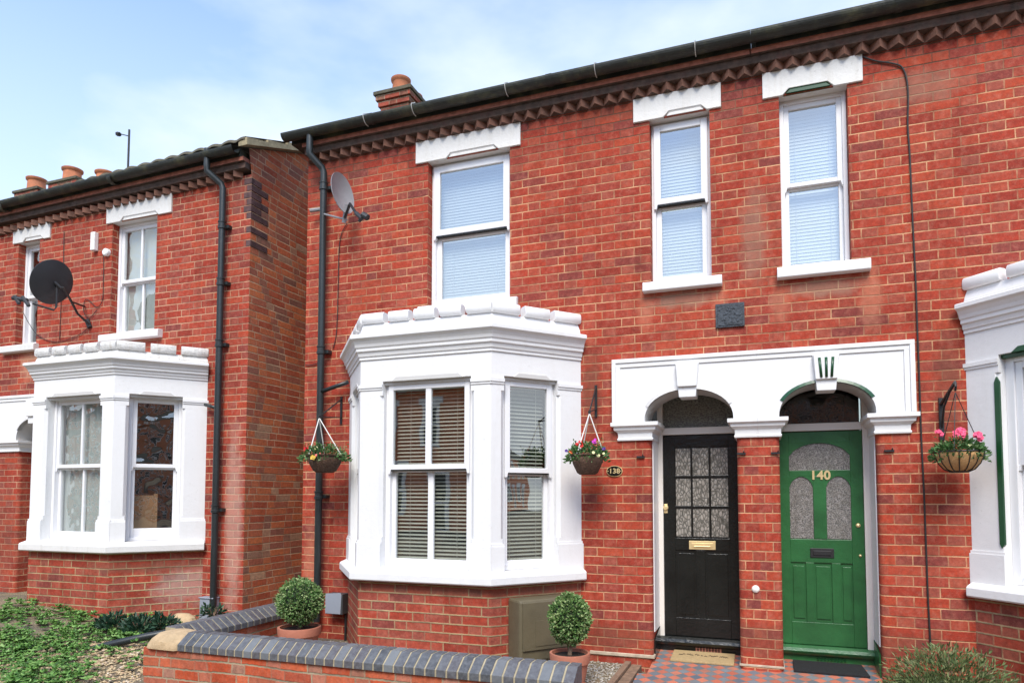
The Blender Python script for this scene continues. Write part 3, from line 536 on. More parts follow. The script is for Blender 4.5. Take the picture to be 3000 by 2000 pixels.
def pipe(par, x, y, z0, ztop, gy, joints, gx=None, name='downpipe', r=.036):
    gx = x if gx is None else gx; m = MB(); m.tube([(x, y, z0), (x, y, ztop), (x+(gx-x)*.15, y-.01, ztop+.05), (gx, gy, ztop+.17), (gx, gy, ztop+.24), (gx, gy, ztop+.42)], r, 14); o = m.build(name, 'pipe', par, smooth='auto')
    for z in joints:
        q = MB(); q.lathe((x, y, z-.045), [(r*1.0, 0), (r*1.28, .004), (r*1.28, .03), (r*1.12, .036), (r*1.12, .07), (r*1.28, .075), (r*1.28, .088), (r, .09)], 16); q.box(x-.01, x+.075, y+.02, .0, z-.03, z+.005); q.build('pipe_bracket', 'pipe', o, smooth='auto')
    return o
# ------------------------------------------------------------------ porch pieces
def arch_pts(cx, hw, z0, rise, n=22, ex=2.3):
    return [(cx+hw*math.cos(math.pi-math.pi*i/n)*1.0, z0+rise*(abs(math.sin(math.pi*i/n))**(2/ex))) for i in range(n+1)]
def surround(par, x0, x1, cx, hw, zb, zt, rise, trim, seam=None):
    "white arched panel: outline with an arched opening, y from .34 to -.05"
    ap = arch_pts(cx, hw, zb, rise); m = MB(); yf, yb = -.05, .34
    # front: vertical strips between arch and top
    cols = [(x0, zb)]+[(cx-hw, zb)]
    m.box(x0, cx-hw, yf, 0.02, zb, zt); m.box(cx+hw, x1, yf, 0.02, zb, zt)
    for a, b in zip(ap, ap[1:]): m.poly([(a[0], yf, a[1]), (b[0], yf, b[1]), (b[0], yf, zt), (a[0], yf, zt)])
    m.poly([(cx-hw, yf, zt), (cx+hw, yf, zt), (cx+hw, .02, zt), (cx-hw, .02, zt)])
    o = m.build('porch_surround', 'white', par, recalc=False)
    m = MB()
    for a, b in zip(ap, ap[1:]): m.poly([(a[0], yf, a[1]), (b[0], yf, b[1]), (b[0], yb, b[1]), (a[0], yb, a[1])])
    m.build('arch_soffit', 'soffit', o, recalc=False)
    # recessed-looking raised border and archivolt
    m = MB(); bx0, bx1 = x0, x1; w1 = .035; w2 = .075
    L_ = x0 < -1.2; R_ = x1 > 1.0
    m.box(x0, x1, yf-.022, yf-.0005, zt-w1, zt); m.box(x0, x1, yf-.011, yf-.0005, zt-w2, zt-w1)
    if L_: m.box(x0, x0+w1, yf-.022, yf-.0005, zb+.0, zt-w1-.0005); m.box(x0+w1, x0+w2, yf-.011, yf-.0005, zb, zt-w2-.0005)
    if R_: m.box(x1-w1, x1, yf-.022, yf-.0005, zb+.0, zt-w1-.0005); m.box(x1-w2, x1-w1, yf-.011, yf-.0005, zb, zt-w2-.0005)
    m.build('border_moulding', 'white', o, bevel=.003)
    m = MB(); ao = arch_pts(cx, hw+.028, zb+.0, rise+.024); sel = range(4, 19)
    for i in range(22):
        if not (3 <= i <= 18): continue
        a, b, c_, d = ap[i], ap[i+1], ao[i+1], ao[i]; y0, y1 = (yf-.0015, yf-.012)
        m.poly([(a[0], y1, a[1]), (b[0], y1, b[1]), (c_[0], y0, c_[1]), (d[0], y0, d[1])]); m.poly([(a[0], y1, a[1]), (b[0], y1, b[1]), (b[0], .0, b[1]), (a[0], .0, a[1])])
    m.build('archivolt', trim or 'soffit', o, recalc=False)
    # keystone
    k = MB(); ztk, zbk = zt-w2, zb+rise-.075; a, b = .10, .07
    k.prism([(cx-a, ztk), (cx+a, ztk), (cx+b, zbk), (cx-b, zbk)], yf-.035, .10); k.prism([(cx-a+.006, ztk-.002), (cx+a-.006, ztk-.002), (cx+b*1.15, zbk+.09), (cx-b*1.15, zbk+.09)], yf-.058, yf-.0355)
    kk = k.build('keystone', 'white', o, bevel=.005)
    for s_ in ((-1, 0, 1) if trim else ()):
        f = MB(); xa, xb = cx+s_*.05, cx+s_*.038; z1_, z0_ = ztk-.03, zbk+.105
        f.tube([(xa, yf-.0585, z1_), (xb, yf-.0585, z0_)], .011 if trim else .006, 8); f.build('flute', trim or 'white', kk, smooth=True)
    return o
def capital(par, path, z0=1.985, z1=2.145):
    m = MB(); H = z1-z0
    m.sweep(path, [(-.04, z0), (.018, z0), (.022, z0+.1*H), (.014, z0+.16*H), (.016, z0+.42*H), (.034, z0+.52*H), (.046, z0+.58*H), (.05, z0+.74*H), (.066, z0+.78*H), (.072, z0+.80*H), (.072, z1), (-.04, z1)])
    return m.build('capital', 'white', par, bevel=.002)
def rpath(x0, x1, depth, r=.045, left=True, right=True, xl=None):
    "plan of a pillar front from x0 to x1 with rounded arrises and returns into the porch"
    p = []
    if left: p += [(x0, depth)]+[(x0+r-r*math.cos(R(a)), r-r*math.sin(R(a))) for a in range(0, 91, 15)]
    else: p += [(x0, 0)]
    if right: p += [(x1-r+r*math.sin(R(a)), r-r*math.cos(R(a))) for a in range(0, 91, 15)]+[(x1, depth)]
    else: p += [(x1, 0)]
    return p
def textmesh(body, size, name, mat, par, loc, depth=.004, sx=1, off=.0012):
    cu = bpy.data.curves.new(name, 'FONT'); cu.body = body; cu.size = size; cu.extrude = depth; cu.align_x = 'CENTER'; cu.align_y = 'CENTER'; cu.space_character = 1.05; cu.offset = off
    t = bpy.data.objects.new(name, cu); S.collection.objects.link(t); bpy.context.view_layer.update()
    me = bpy.data.meshes.new_from_object(t.evaluated_get(bpy.context.evaluated_depsgraph_get())); bpy.data.objects.remove(t); me.materials.clear(); me.materials.append(M[mat])
    o = bpy.data.objects.new(name, me); S.collection.objects.link(o); o.parent = par; o.rotation_euler = (R(90), 0, 0); o.location = loc; o.scale = (sx, 1, 1); return o
HEAD = .13
# ================================================================== house 138
H1 = empty('terraced_house'); tag(H1, 'red brick house with black front door and oval 138 number plate', 'house', 'brick houses along the street')
AX = -.045
w1 = (-3.165, -2.275, 3.40, 4.88, HEAD); w2 = (-.925, -.40, 3.395, 4.885, HEAD); bayh = (-3.9, -1.72, .9, 2.5, 0); dr = (-.995, AX, -.2, 2.46, 0)
mb = facade(-4.63, AX, -.2, 5.12, [w1, w2, bayh, dr]); mb.poly([(-4.63, 0, -.2), (-4.63, 8, -.2), (-4.63, 8, 5.3), (-4.63, 0, 5.3)])
pl = rpath(-.995, -.94, .36, left=False); mb.wallpath(pl, -.2, 2.0, -.995)
pc = rpath(-.215, AX, .36, right=False); mb.wallpath(pc, -.2, 2.0, -.575+.36)
mb.poly([(-.215, 0, 2.0), (AX, 0, 2.0), (AX, 0, 2.46), (-.215, 0, 2.46)])
mb.build('wall', 'brick', H1, recalc=False)
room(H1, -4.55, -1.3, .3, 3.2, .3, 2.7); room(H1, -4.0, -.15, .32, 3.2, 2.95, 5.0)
for (a, b, z0, z1, _), kw in ((w1, dict(zr=4.135, ow=.04, sw=.068)), (w2, dict(zr=4.13, ow=.035, sw=.06))):
    w = window(H1, None, a+.002, b-.002, z0+.0, z1-.004, .09, gm='skyglass', blind='blindw', pitch=.03, tilt=74, style='pvc', **kw)
lintel(H1, -3.30, -2.163, 4.88, 5.10); lintel(H1, -1.068, -.30, 4.885, 5.10, cut=(-.80, -.42))
sill(H1, -3.25, -2.19, 3.30, 3.39, .05); sill(H1, -.99, -.312, 3.30, 3.385)
kwb = dict(fm='upvc', blind='blind', pitch=.034, tilt=34, ow=.045, sw=.05, bw=.055)
bay(H1, (-4.06, 0), (-3.485, -.68), (-2.185, -.68), (-1.575, 0), .74, .835, 2.53, (2.735, 2.955), 3.075, 'white', 'bay',
    [dict(pil=(.24, .13), zr=1.72, kw=kwb), dict(pil=(.235, .19), zr=1.735, kw=dict(kwb, cols=2)), dict(pil=(.125, .25), zr=1.70, kw=kwb)])
e = eaves(H1, -4.62, AX, -4.80, AX, clips=[at(x, 230, -.22).x for x in (840, 950, 1163, 1368)])
chimney(H1, *(lambda a, b: (a, b))(*[at(x, 240, 1.9).x for x in (874, 938)]), 1.9, 2.75, 5.9, at(900, 210, 1.9).z, [(at(921, 190, 2.1).x, 2.1, .125, .27), (at(949, 210, 2.5).x, 2.5, .125, .27)])
pipe(H1, -4.365, -.085, .2, 4.93, -.19, (3.02, 1.50, 4.78), gx=-4.47)
m = MB(); m.tube([(-4.36, -.09, 2.58), (-4.02, -.10, 2.66)], .022, 8); m.build('waste_pipe', 'pipe', H1, smooth=True)
# porch of 138
ps = surround(H1, -1.272, AX, -.612, .375, 2.145, 2.71, .272, None)
capital(ps, [(-1.215, .02), (-1.215, -.001), (-.94, -.001), (-.94, .36)]); capital(ps, [(-.215, .36), (-.215, -.001), (AX-.0005, -.001)])
def doorset(par, x0, x1, mat, zd0=.215, zd1=2.055, y=.40, frame='cream', lf=None, rf=None, soff=None):
    d = MB(); d.box(x0, x1, y, y+.045, zd0, zd1); return d.build('door', mat, par, bevel=.002)
D1 = doorset(H1, -.89, -.212, 'black')
m = MB(); y = .40
for a, b in ((-.886, -.785), (-.302, -.216)): m.box(a, b, y-.012, y+.002, .22, 2.05)
m.box(-.785, -.302, y-.012, y+.002, 1.945, 2.05); m.box(-.785, -.302, y-.012, y+.002, 1.0, 1.11); m.box(-.785, -.302, y-.012, y+.002, .22, .385); m.box(-.6, -.52, y-.012, y+.002, .385, 1.0)
for a in (-.632, -.47): m.box(a-.009, a+.009, y-.010, y+.002, 1.11, 1.945)
for z in (1.668, 1.39): m.box(-.785, -.302, y-.008, y+.002, z-.014, z+.014)
for a, b in ((-.765, -.62), (-.5, -.322)): m.box(a, b, y-.006, y+.002, .415, .97)
m.build('door_rails', 'black', D1, bevel=.003)
xs3 = (-.785, -.632, -.47, -.302); zs3 = (1.11, 1.39, 1.668, 1.945)
for i in range(3):
    for j in range(3):
        m = MB(); m.box(xs3[i]+.01, xs3[i+1]-.01, y-.004, y+.001, zs3[j]+.013, zs3[j+1]-.013); m.build('pane', 'obv', D1)
m = MB(); m.box(-.661, -.427, y-.02, y-.0125, 1.008, 1.085); m.box(-.64, -.448, y-.0235, y-.0205, 1.028, 1.066); m.tube([(-.615, y-.026, 1.035), (-.473, y-.026, 1.035)], .006, 8); m.build('letter_box', 'brass', D1, bevel=.002)
m = MB(); m.lathe((-.868, y-.018, 1.385), [(0, .02), (.022, .018), (.025, 0), (.025, -.01)], 14, axis=(0, -1, 0)); m.box(-.884, -.852, y-.02, y-.012, 1.335, 1.42); m.build('door_lock', 'brass', D1, bevel=.002)
def porch(par, xl, xr, fl, fr_, sx0, sx1, gloss, tr, cx, hw, post_l, post_r):
    m = MB()
    if post_l: m.box(xl, fl, .37, .46, .2, 2.46); 
    if post_r: m.box(fr_, xr, .37, .46, .2, 2.46)
    m.box(fl, fr_, .375, .455, 2.06, 2.125); fo = m.build('door_frame', 'cream', par, bevel=.004)
    m = MB(); m.poly([(fl, .43, 2.125), (fr_, .43, 2.125), (fr_, .43, 2.47), (fl, .43, 2.47)]); m.build('fanlight', 'obf' if gloss == 'black' else 'fan', fo, recalc=False)
    m = MB(); m.sweep([(xl, .40), (xr, .40)], [(-.02, .135), (.05, .135), (.075, .15), (.085, .175), (.075, .2), (.05, .213), (-.02, .215)]); m.build('door_sill', gloss, par, smooth='auto')
    m = MB(); m.box(xl, xr, .36, .42, -.0, .134); ri = m.build('step_riser', gloss, par)
    m = MB(); c0 = (fl+fr_)/2-.06
    for j in range(2):
        for i in range(9): m.box(c0+i*.026, c0+.016+i*.026, .35, .3605, .10+j*.018, .112+j*.018)
    m.build('air_brick', 'band' if gloss == 'black' else 'dgreen', ri)
porch(H1, -.94, -.2145, -.89, -.2145, 0, 0, 'black', None, -.612, .375, True, False)
m = MB(); m.box(-.9395, -.931, .08, .372, .30, 1.985); jb = m.build('jamb_lining', 'upvc', H1)
m = MB(); m.prism([(.06, .0), (.36, .0), (.36, .345), (.06, .22)], 0, 0) if False else None
i = len(m.v); m.v += [Vector((xx, yy, zz_)) for xx in (-.939, -.927) for yy, zz_ in ((.07, -.05), (.36, -.05), (.36, .30), (.07, .24))]; m.f += [[0, 1, 2, 3], [7, 6, 5, 4], [3, 2, 6, 7], [0, 3, 7, 4], [1, 5, 6, 2]]; m.mi += [0]*5; m.uv += [None]*5; m.build('skirting_board', 'black', H1)
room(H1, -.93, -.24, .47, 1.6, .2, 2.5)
# plaque and number plate
m = MB(); m.box(-.372, -.135, -.022, .0, 2.935, 3.14); m.box(-.355, -.152, -.027, -.0225, 2.95, 3.125) ; pq = m.build('date_plaque', 'slate', H1, bevel=.006)
m = MB()
random.seed(3)
for i in range(26): a = random.uniform(-.34, -.17); z = random.uniform(2.965, 3.11); m.lathe((a, -.0275, z), [(0, .005), (.007, .003), (.011, 0)], 7, axis=(0, -1, 0))
m.build('weathered_relief', 'slate', pq)
c0 = Vector((-1.265, -.0, 1.716))
m = MB(); N = 32
def oval(m, cx, cz, a, b, y0, y1): m.prism([(cx+a*math.cos(2*math.pi*i/N), cz+b*math.sin(2*math.pi*i/N)) for i in range(N)], y0, y1)
oval(m, c0.x, c0.z, .073, .050, -.012, .0); npz = m.build('number_plate', 'brass', H1); m = MB(); oval(m, c0.x, c0.z, .067, .0445, -.0155, -.0125); m.build('number_field', 'black', npz)
textmesh('138', .062, 'number_138', 'brass', npz, (c0.x+.001, -.0165, c0.z-.001), .002, 1.05)
m = MB()
for s_ in (-1, 1): m.prism([(c0.x+s_*.058-.006, c0.z), (c0.x+s_*.058, c0.z-.006), (c0.x+s_*.058+.006, c0.z), (c0.x+s_*.058, c0.z+.006)], -.018, -.016)
m.build('diamond', 'brass', npz)
# vent on shared pillar, hooks, mortar plinth
def hook(par, x, z):
    m = MB(); m.box(x-.035, x+.035, -.018, .0, z-.008, z+.008); m.tube([(x+.02, -.012, z+.004), (x+.02, -.03, z+.02)], .005, 6); m.build('metal_hook', 'iron', par)
hook(H1, at(1472, 1049).x, at(1472, 1049).z); hook(H1, -.18, 1.85)
m = MB(); m.lathe((-.085, -.0, .722), [(.0, .022), (.022, .02), (.03, .008), (.032, 0)], 16, axis=(0, -1, 0)); m.build('bell_push', 'dwhite', H1, smooth=True)
m = MB(); m.sweep([(-.2165, .3), (-.2165, -.001), (AX, -.001)], [(0, .085), (.006, .088), (.006, .10), (0, .104)]); m.sweep([(-1.5, -.001), (-.938, -.001), (-.938, .06)], [(0, .085), (.014, .088), (.014, .11), (0, .114)]); m.build('plinth_mortar', 'plinthm', H1)
# ================================================================== house 140
H2 = empty('terraced_house'); tag(H2, 'red brick house with green front door numbered 140 and green trims', 'house', 'brick houses along the street')
w3 = (.172, .70, 3.395, 4.885, HEAD); dr2 = (AX, .90, -.2, 2.46, 0)
mb = facade(AX, 7.0, -.2, 5.12, [w3, dr2, (1.75, 3.6, .9, 2.5, 0)]); pc = rpath(AX, .122, .36, left=False); mb.wallpath(pc, -.2, 2.0, AX); pr_ = rpath(.845, .90, .36, right=False); mb.wallpath(pr_, -.2, 2.0, .485)
mb.poly([(AX, 0, 2.0), (.122, 0, 2.0), (.122, 0, 2.46), (AX, 0, 2.46)]); mb.build('wall', 'brick', H2, recalc=False)
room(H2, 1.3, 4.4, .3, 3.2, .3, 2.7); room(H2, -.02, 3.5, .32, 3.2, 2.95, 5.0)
window(H2, None, .174, .698, 3.40, 4.88, .09, 4.13, fm='upvc', gm='skyglass', ow=.035, sw=.042, blind='blindw', pitch=.03, tilt=76, style='timber')
lintel(H2, .042, .815, 4.883, 5.103, cut=(.20, .60), cm='dgreen'); sill(H2, .13, .832, 3.30, 3.393)
kwg = dict(fm='upvc', blind='blindw', pitch=.031, tilt=50, ow=.06, sw=.05, bw=.03, style='timber')
bay(H2, (1.47, 0), (2.07, -.68), (3.37, -.68), (3.97, 0), .74, .835, 2.53, (2.735, 2.955), 3.075, 'white', 'bay',
    [dict(pil=(.245, .13), zr=1.72, kw=kwg), dict(pil=(.235, .19), zr=1.735, kw=kwg), dict(pil=(.125, .25), zr=1.70, kw=kwg)], trim=('dgreen',))
eaves(H2, AX, 7.0, AX+.001, 7.2, clips=[at(1597, 120, -.22).x])
ps = surround(H2, AX, 1.118, .483, .36, 2.145, 2.71, .272, 'dgreen')
capital(ps, [(AX+.0005, -.001), (.122, -.001), (.122, .36)]); capital(ps, [(.845, .36), (.845, -.001), (1.07, -.001), (1.07, .02)])
D2 = doorset(H2, .124, .79, 'green')
m = MB(); y = .40
def rail(m, *b): m.box(b[0], b[1], y-.012, y+.002, b[2], b[3])
for b in ((.126, .205, .22, 2.05), (.692, .788, .22, 2.05), (.205, .692, 1.955, 2.05), (.205, .692, 1.665, 1.717), (.396, .50, 1.125, 1.665), (.205, .692, .92, 1.12), (.205, .692, .22, .41), (.325, .39, .41, .92), (.53, .60, .41, .92)): rail(m, *b)
def spandrel(m, x0, x1, z0, z1, rise):
    n = 12; pts = [(x0+(x1-x0)*i/n, z0+rise*math.sin(math.pi*i/n)**.6) for i in range(n+1)]
    for a, b in zip(pts, pts[1:]): m.poly([(a[0], y-.012, a[1]), (b[0], y-.012, b[1]), (b[0], y-.012, z1), (a[0], y-.012, z1)]); m.poly([(a[0], y-.012, a[1]), (b[0], y-.012, b[1]), (b[0], y, b[1]), (a[0], y, a[1])])
spandrel(m, .205, .692, 1.84, 1.956, .113); spandrel(m, .205, .396, 1.57, 1.666, .093); spandrel(m, .50, .692, 1.57, 1.666, .093)
for a, b in ((.222, .312), (.405, .515), (.615, .68)): m.box(a, b, y-.008, y+.002, .44, .89)
m.build('door_rails', 'green', D2, bevel=.003)
for a, b, c_, d_ in ((.206, .691, 1.718, 1.95), (.206, .395, 1.126, 1.662), (.501, .691, 1.126, 1.662)): m = MB(); m.box(a, b, y-.003, y+.001, c_, d_); m.build('pane', 'obn', D2)
m = MB(); m.box(.362, .55, y-.02, y-.0125, .965, 1.045); m.box(.385, .527, y-.026, y-.0205, .985, 1.025); m.build('letter_box', 'iron', D2, bevel=.003)
for x, z, r_ in ((.742, 1.245, .016), (.752, .99, .010)): m = MB(); m.lathe((x, y-.012, z), [(0, .012), (r_, .010), (r_*1.2, 0)], 12, axis=(0, -1, 0)); m.build('door_lock', 'brass', D2, smooth=True)
textmesh('140', .105, 'number_140', 'brass', D2, (.455, y-.0165, 1.67), .003, 1.0, .0032)
porch(H2, .1225, .845, .1225, .79, 0, 0, 'green', None, .483, .36, False, True)
m = MB(); m.box(.8365, .8445, .08, .372, .30, 1.985); m.build('jamb_lining', 'upvc', H2)
m = MB(); m.v += [Vector((xx, yy, zz_)) for xx in (.8325, .844) for yy, zz_ in ((.07, -.05), (.36, -.05), (.36, .30), (.07, .24))]; m.f += [[0, 1, 2, 3], [7, 6, 5, 4], [3, 2, 6, 7], [0, 3, 7, 4], [1, 5, 6, 2]]; m.mi += [0]*5; m.uv += [None]*5; m.build('skirting_board', 'green', H2)
room(H2, .14, .78, .47, 1.6, .2, 2.5); hook(H2, .09, 1.85); hook(H2, .93, 1.85)
m = MB(); m.sweep([(AX, -.001), (.1235, -.001), (.1235, .3)], [(0, .085), (.006, .088), (.006, .10), (0, .104)]); m.build('plinth_mortar', 'plinthm', H2)
# ================================================================== left house
H3 = empty('terraced_house'); tag(H3, 'red brick house at the left edge with flaking white bay and bare brick side wall', 'house', 'brick houses along the street')
lw = (-7.52, -6.795, 3.46, 4.85, HEAD); lw2 = (-9.20, -8.80, 3.45, 4.81, HEAD); ldr = (-9.03, -8.36, -.2, 2.45, 0)
mb = facade(-16, -5.40, -.2, 5.12, [lw, lw2, (-8.1, -6.2, 1.05, 2.55, 0), ldr, (-9.085, -9.03, -.2, 2.06, 0)])
mb.wallpath(rpath(-9.085, -9.03, .4, left=False), -.2, 2.06, -9.085); mb.build('wall', 'brick2', H3, recalc=False)
m = MB(); m.poly([(-5.40, 0, -.2), (-5.40, 8, -.2), (-5.40, 8, 5.3), (-5.40, 4.0, 7.07), (-5.40, -.05, 5.40), (-5.40, 0, 5.1)]); m.build('gable_wall', 'gable', H3, recalc=False)
m = MB(); zq = 5.085; k = 0      # dark toothed quoins at the head of the corner
while zq > 4.35:
    L1, L2 = ((.12, .24) if k % 2 else (.20, .13))
    if k > 5 and k % 2 == 0: zq -= .0795; k += 1; continue
    m.box(-5.40-L1*.5, -5.394, -.004, L2+.03, zq-.072, zq-.004); zq -= .0795; k += 1
m.build('quoin', 'blackbrick', H3, bevel=.003)
room(H3, -8.4, -5.6, .3, 3.2, .3, 2.8); room(H3, -9.6, -6.4, .32, 3.2, 2.95, 5.0)
kwo = dict(fm='upvc', gm='oldglass', style='timber', ow=.035, sw=.045, bw=.028)
window(H3, None, lw[0]+.002, lw[1]-.002, lw[2], lw[3]-.004, .09, 4.12, cols=2, **kwo); window(H3, None, lw2[0]+.002, lw2[1]-.002, lw2[2], lw2[3]-.004, .09, 4.1, cols=1, **kwo)
m = MB(); m.poly([(-7.50, .19, 3.47), (-6.82, .19, 3.47), (-6.82, .19, 4.84), (-7.50, .19, 4.84)]); m.build('window_curtain', 'curtain', H3, recalc=False)
m = MB(); m.poly([(-9.12, .26, 3.5), (-8.85, .26, 3.5), (-8.85, .26, 4.6), (-9.12, .26, 4.6)]); m.build('window_curtain', 'curtain', H3, recalc=False)
lintel(H3, -7.61, -6.56, 4.85, 5.075, cut=(-7.38, -6.76)); lintel(H3, -9.29, -8.60, 4.81, 5.02, cut=(-9.1, -8.72)); sill(H3, -7.62, -6.66, 3.36, 3.45, .07, 'lintel'); sill(H3, -9.4, -8.75, 3.35, 3.44, .07, 'stone2' if 'stone2' in M else 'lintel')
bay(H3, (-8.37, 0), (-7.80, -.68), (-6.56, -.68), (-5.96, 0), .885, .985, 2.60, (2.80, 2.985), 3.075, 'white', 'bay',
    [dict(pil=(.24, .13), zr=1.8, kw=kwo), dict(pil=(.20, .20), zr=1.81, y=.10, kw=dict(kwo, cols=2, wb=.07)), dict(pil=(.14, .25), zr=1.81, y=.10, kw=dict(kwo, wb=.11))], parm='oldwhite', sillm='lintel')
m = MB(); F, Ln = fr((-7.80, -.68), (-6.56, -.68)); m.fr = F
for i in range(24): a = .25+i*.032; m.poly([(a, .205+.015*math.sin(i*1.9), 1.0), (a+.032, .205+.015*math.sin((i+1)*1.9), 1.0), (a+.032, .205+.015*math.sin((i+1)*1.9), 2.55), (a, .205+.015*math.sin(i*1.9), 2.55)])
m.build('window_curtain', 'curtain', H3, recalc=False)
eaves(H3, -16, -5.42, -16, -5.46, rx=(-16, -5.33), clips=(), lift=.04); verge(H3, -5.42, -5.30)
for a, b, zt_, pots in ((35, 98, 432, ((85, 405),)), (112, 186, 410, ((167, 382), (207, 405)))):
    x0, x1 = at(a, 432, 2.6).x, at(b, 432, 2.6).x; zt__ = at((a+b)/2, zt_+4, 2.6).z
    chimney(H3, x0+.1, x1-.12, 2.6, 3.3, 6.0, zt__, [(at(px, py_, 2.8).x, 2.8 if px != 207 else 3.1, .16, .30) for px, py_ in pots])
pipe(H3, -5.735, -.075, .2, 4.98, -.19, (4.55, 3.9, 3.2, 1.35), gx=-5.86)
m = MB(); m.tube([(-5.74, -.08, 2.47), (-5.93, -.06, 2.52)], .02, 8); m.build('waste_pipe', 'pipe', H3, smooth=True)
ps = surround(H3, -9.9, -8.36, -8.70, .335, 2.20, 2.78, .28, None)
capital(ps, [(-9.6, -.001), (-9.03, -.001), (-9.03, .4)], 2.06, 2.20)
m = MB(); m.box(-9.029, -8.97, .37, .45, .2, 2.5); m.box(-8.42, -8.36, .37, .45, .2, 2.5); m.box(-8.97, -8.42, .37, .45, 2.08, 2.15); df = m.build('door_frame', 'upvc', H3); m = MB(); m.box(-8.97, -8.42, .42, .46, .2, 2.08); m.build('door', 'dwhite', H3); m = MB(); m.box(-8.97, -8.42, .43, .46, 2.15, 2.5); m.build('fanlight', 'dgrey', H3)
for o in H3.children_recursive:
    if o.name.split('.')[0] in ('dogtooth_course', 'upper_course', 'corbel_course', 'fascia', 'gutter', 'roof'):
        for v in o.data.vertices: v.co.z -= .033*max(0, min(6, -5.42-v.co.x))
# ================================================================== house across the street (seen only as reflections)
H4 = empty('terraced_house'); tag(H4, 'brick terrace across the street, seen only as a reflection in the window glass', 'house', 'brick houses along the street')
m = MB(); Y = -17.0; m.box(-40, 70, Y-6, Y, -.2, 5.4); m.build('wall', 'opbrick', H4)
m = MB(); i = 0; m.v += [Vector(p) for p in ((-40.5, Y+.3, 5.3), (70.5, Y+.3, 5.3), (70.5, Y-3, 7.6), (-40.5, Y-3, 7.6))]; m.f += [[0, 1, 2, 3]]; m.mi += [0]; m.uv += [None]; m.build('roof', 'tile', H4, recalc=False)
x = -39
while x < 66:
    for x_, z0, z1, w in ((x+.6, 3.2, 4.8, 1.1), (x+2.8, 3.2, 4.8, .8), (x+.4, .8, 2.5, 1.7), (x+3.0, .1, 2.4, .9)):
        m = MB(); m.ring(x_, x_+w, z0, z1, .13, Y-.02, Y+.06); m.box(x_, x_+w, Y, Y+.05, (z0+z1)/2-.05, (z0+z1)/2+.05); m.box(x_-.15, x_+w+.15, Y, Y+.05, z1, z1+.25); f = m.build('window_frame', 'dwhite', H4)
        m = MB(); m.box(x_+.1, x_+w-.1, Y-.01, Y+.01, z0+.1, z1-.1); m.build('pane', 'black', f)
    m = MB(); m.box(x+4.0, x+4.6, Y-3.4, Y-2.6, 6.8, 8.6); m.build('chimney', 'opbrick', H4); x += 4.9
# ================================================================== garden wall
GW = empty('garden_wall'); tag(GW, 'low orange brick garden wall with dark blue brick coping and a stone corner block', 'wall')
GZ = .30
m = MB(); m.box(-4.66, -1.10, -1.885, -1.70, -.3, GZ); m.box(-4.66, -4.47, -1.70, .0, -.3, GZ); m.build('brickwork', 'gwall', GW)
def cop(F, x0, x1, name='coping_brick'):
    t = MB(F); j = .0062
    prof = [(-.02, GZ), (-.02, GZ+.05), (.085, GZ+.125), (.185, GZ+.125), (.185, GZ)]
    i = len(t.v); t.v += [t.P((xx, y_, z_)) for xx in (x0+j, x1-j) for y_, z_ in prof]; n = 5; t.f += [[i+k for k in range(n)], [i+2*n-1-k for k in range(n)]]+[[i+k, i+(k+1) % n, i+n+(k+1) % n, i+n+k] for k in range(n)]; t.mi += [0]*7; t.uv += [None]*7
    return t.build(name, 'bluebrick', GW, bevel=.004)
s = NT('blue_engineering_brick'); P = s.pos(); oi = s.n('ShaderNodeObjectInfo')
c = s.ramp(oi.outputs['Random'], [(0, (.045, .048, .054)), (.35, (.085, .09, .10)), (.7, (.075, .068, .075)), (.9, (.13, .14, .15)), (1, (.17, .18, .18))]); c = s.mixc(s.rng(s.noise(P, 30, 5, .7), .4, .7, 0, .6), c, (.17, .18, .19)); s.ln(c, s.b.inputs[0]); s.b.inputs['Roughness'].default_value = .5; s.bump(s.noise(P, 60, 4), .003, .6); M['bluebrick'] = s.m
F1 = (Vector((0, -1.885, 0)), Vector((1, 0, 0))); x = -4.30
while x < -1.14: cop(F1, x, x+.0795); x += .0795
F2 = (Vector((-4.47, 0, 0)), Vector((0, 1, 0)))    # side arm: outward = +x, towards the bay
y = -1.69
while y < -.02: cop(F2, y, y+.0795); y += .0795
m = MB()
for F_, xa, xb in ((F1, -4.30, -1.13), (F2, -1.69, -.02)):
    m.fr = F_; pf = [(-.015, GZ+.001), (-.015, GZ+.047), (.087, GZ+.12), (.18, GZ+.12), (.18, GZ+.001)]; i = len(m.v); m.v += [m.P((xx, y_, z_)) for xx in (xa, xb) for y_, z_ in pf]; n = 5; m.f += [[i+k for k in range(n)], [i+2*n-1-k for k in range(n)]]+[[i+k, i+(k+1) % n, i+n+(k+1) % n, i+n+k] for k in range(n)]; m.mi += [0]*7; m.uv += [None]*7
m.build('coping_mortar', 'cmort', GW)
m = MB(); m.lathe((-4.45, -1.74, GZ), [(.0, .125), (.07, .12), (.13, .10), (.175, .06), (.2, .02), (.205, -.0), (.0, 0)], 24)
for v in m.v: v.x = max(-4.70, min(-4.30, -4.45+(v.x+4.45)*1.25)); v.y = max(-1.915, v.y)
m.build('corner_stone', 'stone', GW, smooth='auto')
